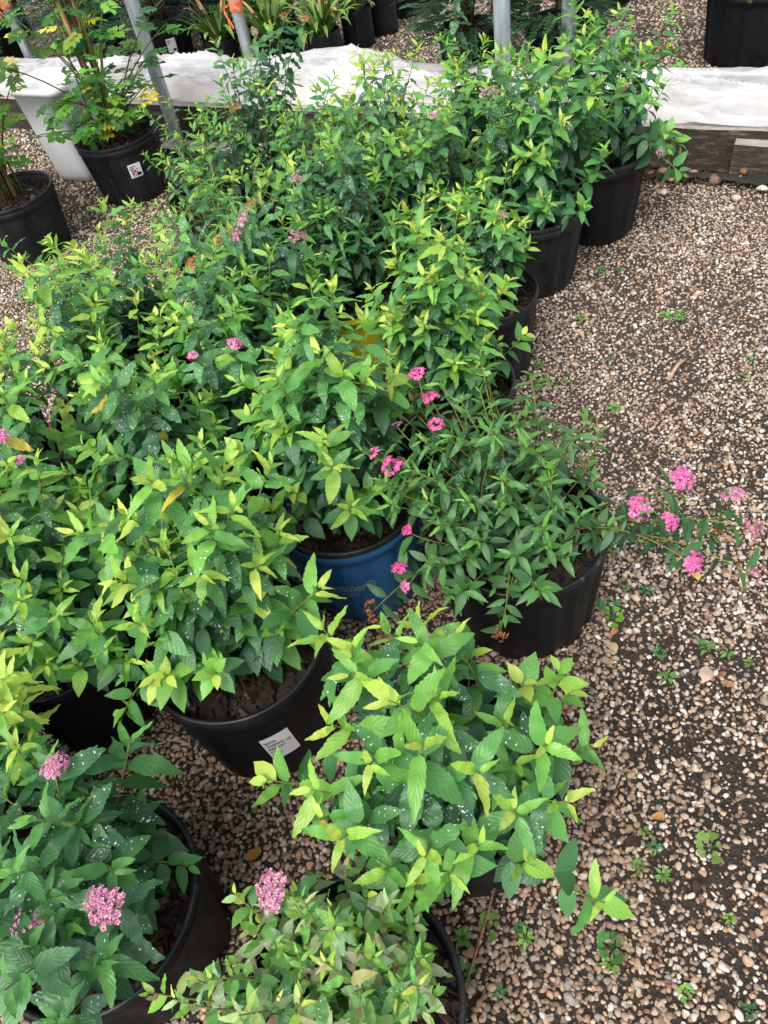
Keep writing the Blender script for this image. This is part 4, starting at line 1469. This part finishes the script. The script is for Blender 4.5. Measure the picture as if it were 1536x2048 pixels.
def conifer(name, x, y, label, seed, pot, top, rad, n, sp, ln, cols, arch=.5, cat='potted conifer', group='potted evergreens beyond the bed', kind='black', low=0.0):
    rr = random.Random(seed)
    root = thing(name, (x, y, 0), label, cat, group)
    pt = add_pot(root, *pot, kind, rr.uniform(0, 6), .85)
    zs = pot[1] * .85
    for b_ in range(7):
        a = b_ * 2.4 + rr.random()
        e = Vector((rad * .5 * math.cos(a), rad * .5 * math.sin(a), zs + (top - zs) * rr.uniform(.5, .9)))
        mb = MB()
        mb.tube([(0, 0, zs - .02), (e.x * .35, e.y * .35, zs + (e.z - zs) * .5), e], [.008, .005, .003], 5, 0, True, lin(84, 62, 44))
        new_obj('branch', mb.build('branch', M['stem'], True, True), root)
    for k in range(n):
        a = k * 2.39996 + rr.uniform(-.3, .3)
        q = (k + .5) / n
        z = zs + .03 + (top - zs - .03) * (q ** 1.5)
        rr_ = rad * math.sqrt(max(.06, 1 - (max(0, q - .25) / .75) ** 2.2)) * rr.uniform(.35, .78)
        p = Vector((rr_ * math.cos(a), rr_ * math.sin(a), z))
        el = rr.uniform(-.4, .35) + q * .6
        Ld = Vector((math.cos(a) * math.cos(el), math.sin(a) * math.cos(el), math.sin(el) * arch * 2))
        l = ln * rr.uniform(.75, 1.2)
        c = [v_ * rr.uniform(.75, 1.25) for v_ in lin(*rr.choice(cols))]
        new_obj('spray', rr.choice(sp), root, frame(p, Ld, Vector((rr.gauss(0, .25), rr.gauss(0, .25), 1)), l, l), c)
    return root, pt


YC = [(50, 90, 56), (64, 106, 64), (80, 122, 74), (40, 76, 50)]
PC = [(46, 86, 64), (60, 104, 78), (72, 116, 86), (36, 70, 54)]
conifer('potted_yew', .725, 3.345, 'dark green yew in the black pot left of the two middle poles', 51, (.125, .22, .85), .74, .22, 290, YEW, .13, YC)
conifer('potted_yew', 1.045, 3.21, 'dark green yew in the black pot behind the far pole', 52, (.132, .22, .85), .78, .23, 290, YEW, .13, YC)
c1, cp1 = conifer('potted_plum_yew', -.53, 4.33, 'feathery plum yew in the black pot with a small white label', 53, (.115, .235, .86), .56, .34, 100, PLUM, .24, PC, .6)
cp1.rotation_euler = (0, 0, 0)
wall_label(c1, cp1, .115, .235, .86, R(-80), .10, .16, .042)
conifer('potted_plum_yew', -.29, 4.52, 'feathery plum yew drooping beside the striped grass clumps', 54, (.115, .235, .86), .56, .34, 90, PLUM, .24, PC, .6)
conifer('potted_plum_yew', -.88, 4.62, 'plum yew in the row behind the staked rose', 55, (.115, .235, .86), .60, .34, 90, PLUM, .24, PC, .6)
conifer('potted_plum_yew', -1.45, 4.85, 'dark plum yew in the far left corner behind the taped pole', 56, (.115, .235, .86), .66, .34, 90, PLUM, .24, PC, .6)
conifer('potted_plum_yew', -.55, 4.90, 'plum yew at the top edge between the poles', 57, (.115, .235, .86), .62, .34, 80, PLUM, .24, PC, .6)
rr_t, rp_t = conifer('potted_conifer', 1.72, 3.06, 'large black nursery pot with browning fine foliage at the right edge beyond the sheet', 58, (.165, .265, .87), .75, .22, 110, YEW, .12, [(120, 92, 60), (96, 100, 60), (70, 92, 56), (140, 110, 76)], .3)
conifer('potted_conifer', 1.50, 3.98, 'black nursery pot at the top edge, only its base in the picture', 59, (.15, .25, .86), .75, .24, 90, YEW, .12, YC)


def blade(seed, wd=.035, bend=1.0):
    rr = random.Random(seed)
    v, f, t_ = [], [], []
    n = 7
    for i in range(n + 1):
        t = i / n
        ang = bend * (t ** 1.5) * 2.0
        y = t * (1 - .33 * bend * t)
        z = .95 * t - .95 * bend * t * t * .85
        w_ = wd * (1 - .15 * t) * (1 if t < .8 else max(.05, (1 - t) / .2))
        for u in (-1, -.55, .55, 1):
            v.append((u * w_, y * .75, z * .9 + abs(u) * w_ * .3))
            t_.append((2.6, 2.2, 2.4) if abs(u) > .9 else (1, 1, 1))
    for i in range(n):
        for k in range(3):
            f.append((i * 4 + k, i * 4 + k + 1, i * 4 + k + 5, i * 4 + k + 4))
    return mesh('blade', v, f, M['weed'], True, None, np.array(t_))


BLADES = [blade(1, .030, .75), blade(2, .032, 1.0), blade(3, .026, .5)]


def bagmesh(r, h, seed):
    prof = [(r * .9, 0), (r, .01), (r * 1.02, h * .3), (r, h * .7), (r * 1.01, h * .97), (r * .99, h), (r * .96, h * .98), (r * .95, h * .8)]
    v, f = lathe(prof, 40, lambda i, a: 1 + .025 * math.sin(a * 5 + i + seed) * (.4 + .1 * i) + .012 * math.sin(a * 11 - i * 2))
    return mesh('grow_bag', v, f, M['bag'], True)


BAGS = [bagmesh(.072, .165, 1), bagmesh(.072, .165, 3)]
grass_spots = [(-.27, 4.06, 0), (-.04, 3.93, 0), (.185, 3.86, 1), (.36, 4.08, 1), (.49, 4.19, 1), (.64, 4.38, 1), (.02, 4.16, 0), (.19, 4.09, 1), (.80, 4.50, 1), (-.10, 4.30, 0)]
glabel = ['striped grass clump in a black bag beside the orange-taped pole', 'striped grass clump right behind the orange-taped pole', 'striped grass clump in the front black bag with loose brown straw', 'black grow bag of grass, second in the diagonal row of bags', 'black grow bag of grass, third in the diagonal row of bags', 'black grow bag at the far end of the diagonal row, top edge', 'striped grass clump in the second row behind the taped pole', 'striped grass in the second row behind the front black bag', 'grow bag past the end of the diagonal row at the top edge', 'striped grass at the top edge beside the plum yew']
for k, (x, y, _) in enumerate(grass_spots):
    rr = random.Random(600 + k)
    root = thing('potted_grass', (x, y, 0), glabel[k], 'potted grass', 'striped grasses in black grow bags')
    new_obj('grow_bag', BAGS[k % 2], root, Matrix.Rotation(k, 4, 'Z'))
    new_obj('soil', SOILS[k % 3], root, Matrix.Translation((0, 0, .142)) @ Matrix.Diagonal((.53, .53, 1, 1)))
    for b_ in range(58):
        a = rr.uniform(0, 6.28)
        l = rr.uniform(.20, .33)
        q = rr.uniform(0, .035)
        c = [v_ * rr.uniform(.8, 1.2) for v_ in lin(*rr.choice([(78, 112, 40), (98, 130, 52), (64, 98, 44), (112, 140, 70)]))]
        if rr.random() < .10:
            c = lin(176, 140, 90)
        mt = Matrix.Translation((q * math.cos(a), q * math.sin(a), .145)) @ Matrix.Rotation(a - PI / 2, 4, 'Z') @ Matrix.Rotation(rr.uniform(-.25, .55), 4, 'X') @ Matrix.Diagonal((l * 1.0, l, l, 1))
        new_obj('blade', rr.choice(BLADES), root, mt, c)
# leafy shrubs in the far left corner
for k, (x, y, lb) in enumerate([(-1.55, 5.45, 'leafy green shrub in a black pot at the top left corner'), (-1.05, 5.30, 'leafy green shrub in a black pot behind the top of the staked rose')]):
    rose(x, y, lb, 70 + k, (.14, .25, .86), .75, 26, False, .02, .26, 1.0, (.8, .85, .75))

# plant tag standing by the far yew
tg = thing('plant_tag', (.925, 3.20, 0), 'small white and green plastic plant tag standing between the two yew pots', 'plant tag')
mb = MB()
mb.box(-.012, .012, -.001, .001, 0, .26)
new_obj('tag_body', mb.build('tag_body', M['tagplastic']), tg)
mb = MB()
mb.box(-.010, .010, -.0026, -.0012, .17, .25)
new_obj('tag_print', mb.build('tag_print', M['taggreen']), tg)
tg.rotation_euler = (R(-6), R(-5), R(-25))


# ------------------------------------------------------------------ weeds, twigs, dry leaves on the gravel
def weed_mesh(seed, n=8, round_=False):
    rr = random.Random(seed)
    mb = MB()
    for k in range(n):
        a = k * 2.4 + rr.uniform(-.3, .3)
        l = rr.uniform(.55, 1.0)
        h0 = rr.uniform(.05, .45)
        d = Vector((math.cos(a), math.sin(a), 0))
        e = Vector((-math.sin(a), math.cos(a), 0))
        w_ = (.34 if round_ else .17) * l
        z0, z1 = h0, h0 + rr.uniform(-.05, .3)
        s0 = .45 if round_ else .18
        p = lambda t, u, z: d * (l * t) + e * (w_ * u) + Vector((0, 0, z))
        b0 = rr.uniform(.75, 1.2)
        mb.add([p(s0, 0, z0), p(s0 + .25, .9, (z0 + z1) / 2 + .04), p(s0 + .5, 1 if round_ else .7, z1), p(1, 0, z1 - .05), p(s0 + .5, -1 if round_ else -.7, z1), p(s0 + .25, -.9, (z0 + z1) / 2 + .04), p(s0 + .3, 0, (z0 + z1) / 2)], [(0, 6, 1), (1, 6, 2), (2, 6, 3), (3, 6, 4), (4, 6, 5), (5, 6, 0)], 0, (b0, b0, b0 * .9))
        mb.tube([(0, 0, 0), p(s0 * .5, 0, z0 * .7), p(s0, 0, z0)], .022, 3, 0, False, (.9, .9, .6))
    return mb.build('weed', M['weed'], True, True)


WEEDS = [weed_mesh(1, 9), weed_mesh(2, 7), weed_mesh(3, 8, True), weed_mesh(4, 12)]
WSP = [(0.347,0.881),(0.376,0.794),(0.376,0.765),(0.422,0.823),(0.455,0.808),(0.526,0.851),(0.430,0.674),(0.509,0.665),(0.423,0.624),(0.286,0.386),(0.373,0.341),(0.290,0.318),(0.291,0.358),(0.359,0.245),(0.259,0.335),(0.065,0.290),(0.068,0.276),(-0.032,0.243),(0.023,0.301),(0.185,0.240),(0.176,0.223),(0.334,0.133),(0.261,0.170),(0.852,1.588),(0.790,1.849),(0.740,1.869),(0.614,1.666),(0.462,1.521),(0.503,1.446),(0.627,1.494),(0.454,1.452),(0.855,1.610),(0.938,1.383),(0.903,1.336),(0.822,1.611),(-0.021,0.293),(0.565,0.619),(0.541,0.646),(0.446,1.268),(0.581,1.314),(0.015,0.215),(0.152,0.328)]
WSP += [(-.72, 2.80), (-.78, 2.62), (-.62, 2.72), (-.82, 3.05), (-1.12, 2.52), (-1.18, 2.6), (-.70, 2.50), (-.88, 2.55), (1.35, 3.35), (1.45, 3.0), (1.5, 3.2), (-.98, 3.22)]
weeds_by_label = {}
for k, (x, y) in enumerate(WSP):
    rr = random.Random(900 + k)
    bigw = {19: .025, 17: .024, 10: .026, 8: .024, 7: .024, 1: .024, 2: .024, 50: .06, 51: .06, 52: .05}
    s = bigw.get(k, rr.uniform(.013, .022))
    z = float(ground_z(x, y))
    c = [q * rr.uniform(.8, 1.2) for q in lin(*rr.choice([(84, 138, 62), (110, 156, 74), (66, 116, 62), (96, 142, 58)]))]
    o = new_obj('weed', WEEDS[2 if k in (1, 2, 17, 19) else k % 4], None, Matrix.LocRotScale(Vector((x, y, z + .004)), Euler((rr.gauss(0, .1), rr.gauss(0, .1), rr.uniform(0, 6.28))), Vector((s, s, s))), c)
    size = 'tiny' if s < .0165 else 'small'
    shade = 'pale' if c[1] > .27 else 'dark green'
    if k == 19:
        lb = 'largest pale green weed on the gravel below the overhanging front shrub'
    elif k < 42:
        if y > 1.2:
            where = 'on the path beside the far pots' if x < .7 else 'out on the far path'
        elif x < .12:
            where = 'by the long twig at the bottom edge'
        elif y < .36 and x > .24:
            where = 'on the gravel in the lower right corner'
        elif y < .5:
            where = 'on the gravel right of the front shrub'
        elif x < .40:
            where = 'on the gravel beside the squat pot'
        else:
            where = 'on the gravel under the overhanging flower branch'
        lb = '%s %s weed seedling %s' % (size, shade, where)
    elif k < 50 or k == 53:
        lb = '%s %s weed on the ground %s' % (size, shade, 'in front of the rose pots' if y < 2.65 else 'between the rose pots')
    else:
        lb = 'wispy green weed beyond the bed, %s the large right edge pot' % ['behind', 'left of', 'close beside'][k - 50]
    rl = Vector((x, y, z)) - CAMV
    weeds_by_label.setdefault(lb, []).append((-rl.dot(up) / rl.dot(fw), o))
    tag(o, lb, 'weed', 'weed seedlings in the path' if k < 42 else ('weeds around the rose pots' if (k < 50 or k == 53) else 'weeds beyond the bed'))


ORD = ['uppermost', 'second', 'third', 'fourth', 'fifth', 'sixth', 'seventh', 'eighth']
for lb, lst in weeds_by_label.items():
    if len(lst) > 1:
        lst.sort(key=lambda q: q[0])
        for q, (_, o) in enumerate(lst):
            o['label'] = lb + (', uppermost' if q == 0 else (', lowest' if q == len(lst) - 1 else ', %s from top' % ORD[q]))


def twig(pts, rad, label, col=(112, 84, 62)):
    mb = MB()
    pp = [Vector((x, y, float(ground_z(x, y)) + .008 + dz)) for x, y, dz in pts]
    mb.tube(pp, [rad * (1 - .5 * i / len(pp)) for i in range(len(pp))], 5, 0, True)
    o = new_obj('twig', mb.build('twig', M['stem'], True, True), None, None, lin(*col))
    tag(o, label, 'twig', 'twigs lying on the gravel')


twig([(.045, .392, .0), (.05, .36, .01), (.02, .31, .008), (-.01, .262, .006), (-.045, .21, .004), (-.07, .18, .0)], .0022, 'long thin curved twig running down the gravel under the front shrub', (150, 112, 84))
twig([(.21, .415, .004), (.235, .425, .006), (.265, .45, .008), (.285, .475, .004)], .0026, 'short dark twig beside the front shrub on the gravel', (84, 58, 46))
twig([(.225, .60, .0), (.23, .56, .012), (.215, .52, .02)], .0026, 'reddish twig standing against the squat pot base', (104, 62, 46))
twig([(.50, 1.22, .0), (.52, 1.26, .004), (.53, 1.30, .0)], .003, 'pale broken stick on the gravel by the second pot', (176, 150, 126))
twig([(.73, 1.37, .0), (.77, 1.41, .006), (.80, 1.43, .0)], .0055, 'stubby pale stick lying in the middle of the path', (182, 152, 128))
twig([(1.38, 3.02, .0), (1.46, 2.93, .004), (1.52, 2.86, .0)], .003, 'thin dark twig beyond the sheet beside the right edge pot', (90, 66, 50))


def dry_leaf(x, y, s, a, label, col, curl=.35):
    v, f = [], []
    for i in range(6):
        t = i / 5
        w_ = .32 * math.sin(PI * t ** .8) ** .8 + 1e-3
        for u in (-1, 0, 1):
            v.append((u * w_, t, curl * abs(u) * w_ * 1.4 + .12 * math.sin(t * 5)))
    for i in range(5):
        f += [(i * 3, i * 3 + 1, i * 3 + 4, i * 3 + 3), (i * 3 + 1, i * 3 + 2, i * 3 + 5, i * 3 + 4)]
    z = float(ground_z(x, y)) + .010
    o = new_obj('dry_leaf', mesh('dry_leaf', v, f, M['deadleaf'], True, None, np.ones((len(v), 3))), None, Matrix.LocRotScale(Vector((x, y, z)), Euler((.1, .15, a)), Vector((s, s, s))), lin(*col))
    tag(o, label, 'dry leaf', 'dry leaves fallen on the gravel')


dry_leaf(.355, .69, 0.0297, .4, 'tan curled dry leaf beside the squat pot', (190, 160, 122))
dry_leaf(.375, .735, 0.0198, 2.0, 'orange-brown dry leaf near the weeds by the squat pot', (178, 120, 84))
dry_leaf(.475, .60, 0.0363, -.6, 'large torn pale dry leaf below the overhanging flower branch', (196, 168, 148))
dry_leaf(.52, .58, 0.0198, .9, 'narrow brown dry leaf beside the torn pale one', (170, 124, 88))
dry_leaf(.325, .395, 0.0224, 1.2, 'yellow-brown crumpled dry leaf on the gravel right of the front shrub', (186, 140, 82))
dry_leaf(-.01, .262, 0.0185, .2, 'tan dry leaf lying on the long twig', (176, 138, 106))
dry_leaf(.275, .375, 0.0264, 1.8, 'dark brown bark flake on the gravel right of the front shrub', (70, 48, 40), .1)
dry_leaf(-.335, .47, 0.0277, -1.2, 'golden brown dead leaf beside the corner pot rim', (166, 116, 52))
dry_leaf(-.245, .50, 0.0198, .6, 'pale flat flake of stone-coloured leaf between the two front pots', (206, 184, 156), .05)
dry_leaf(.555, .80, 0.0231, .3, 'pale yellow dry leaf at the right edge beyond the flower branch', (222, 186, 100))
dry_leaf(.335, .30, 0.0198, 2.5, 'dark curled leaf among the pebbles at the lower right', (74, 52, 48), .5)
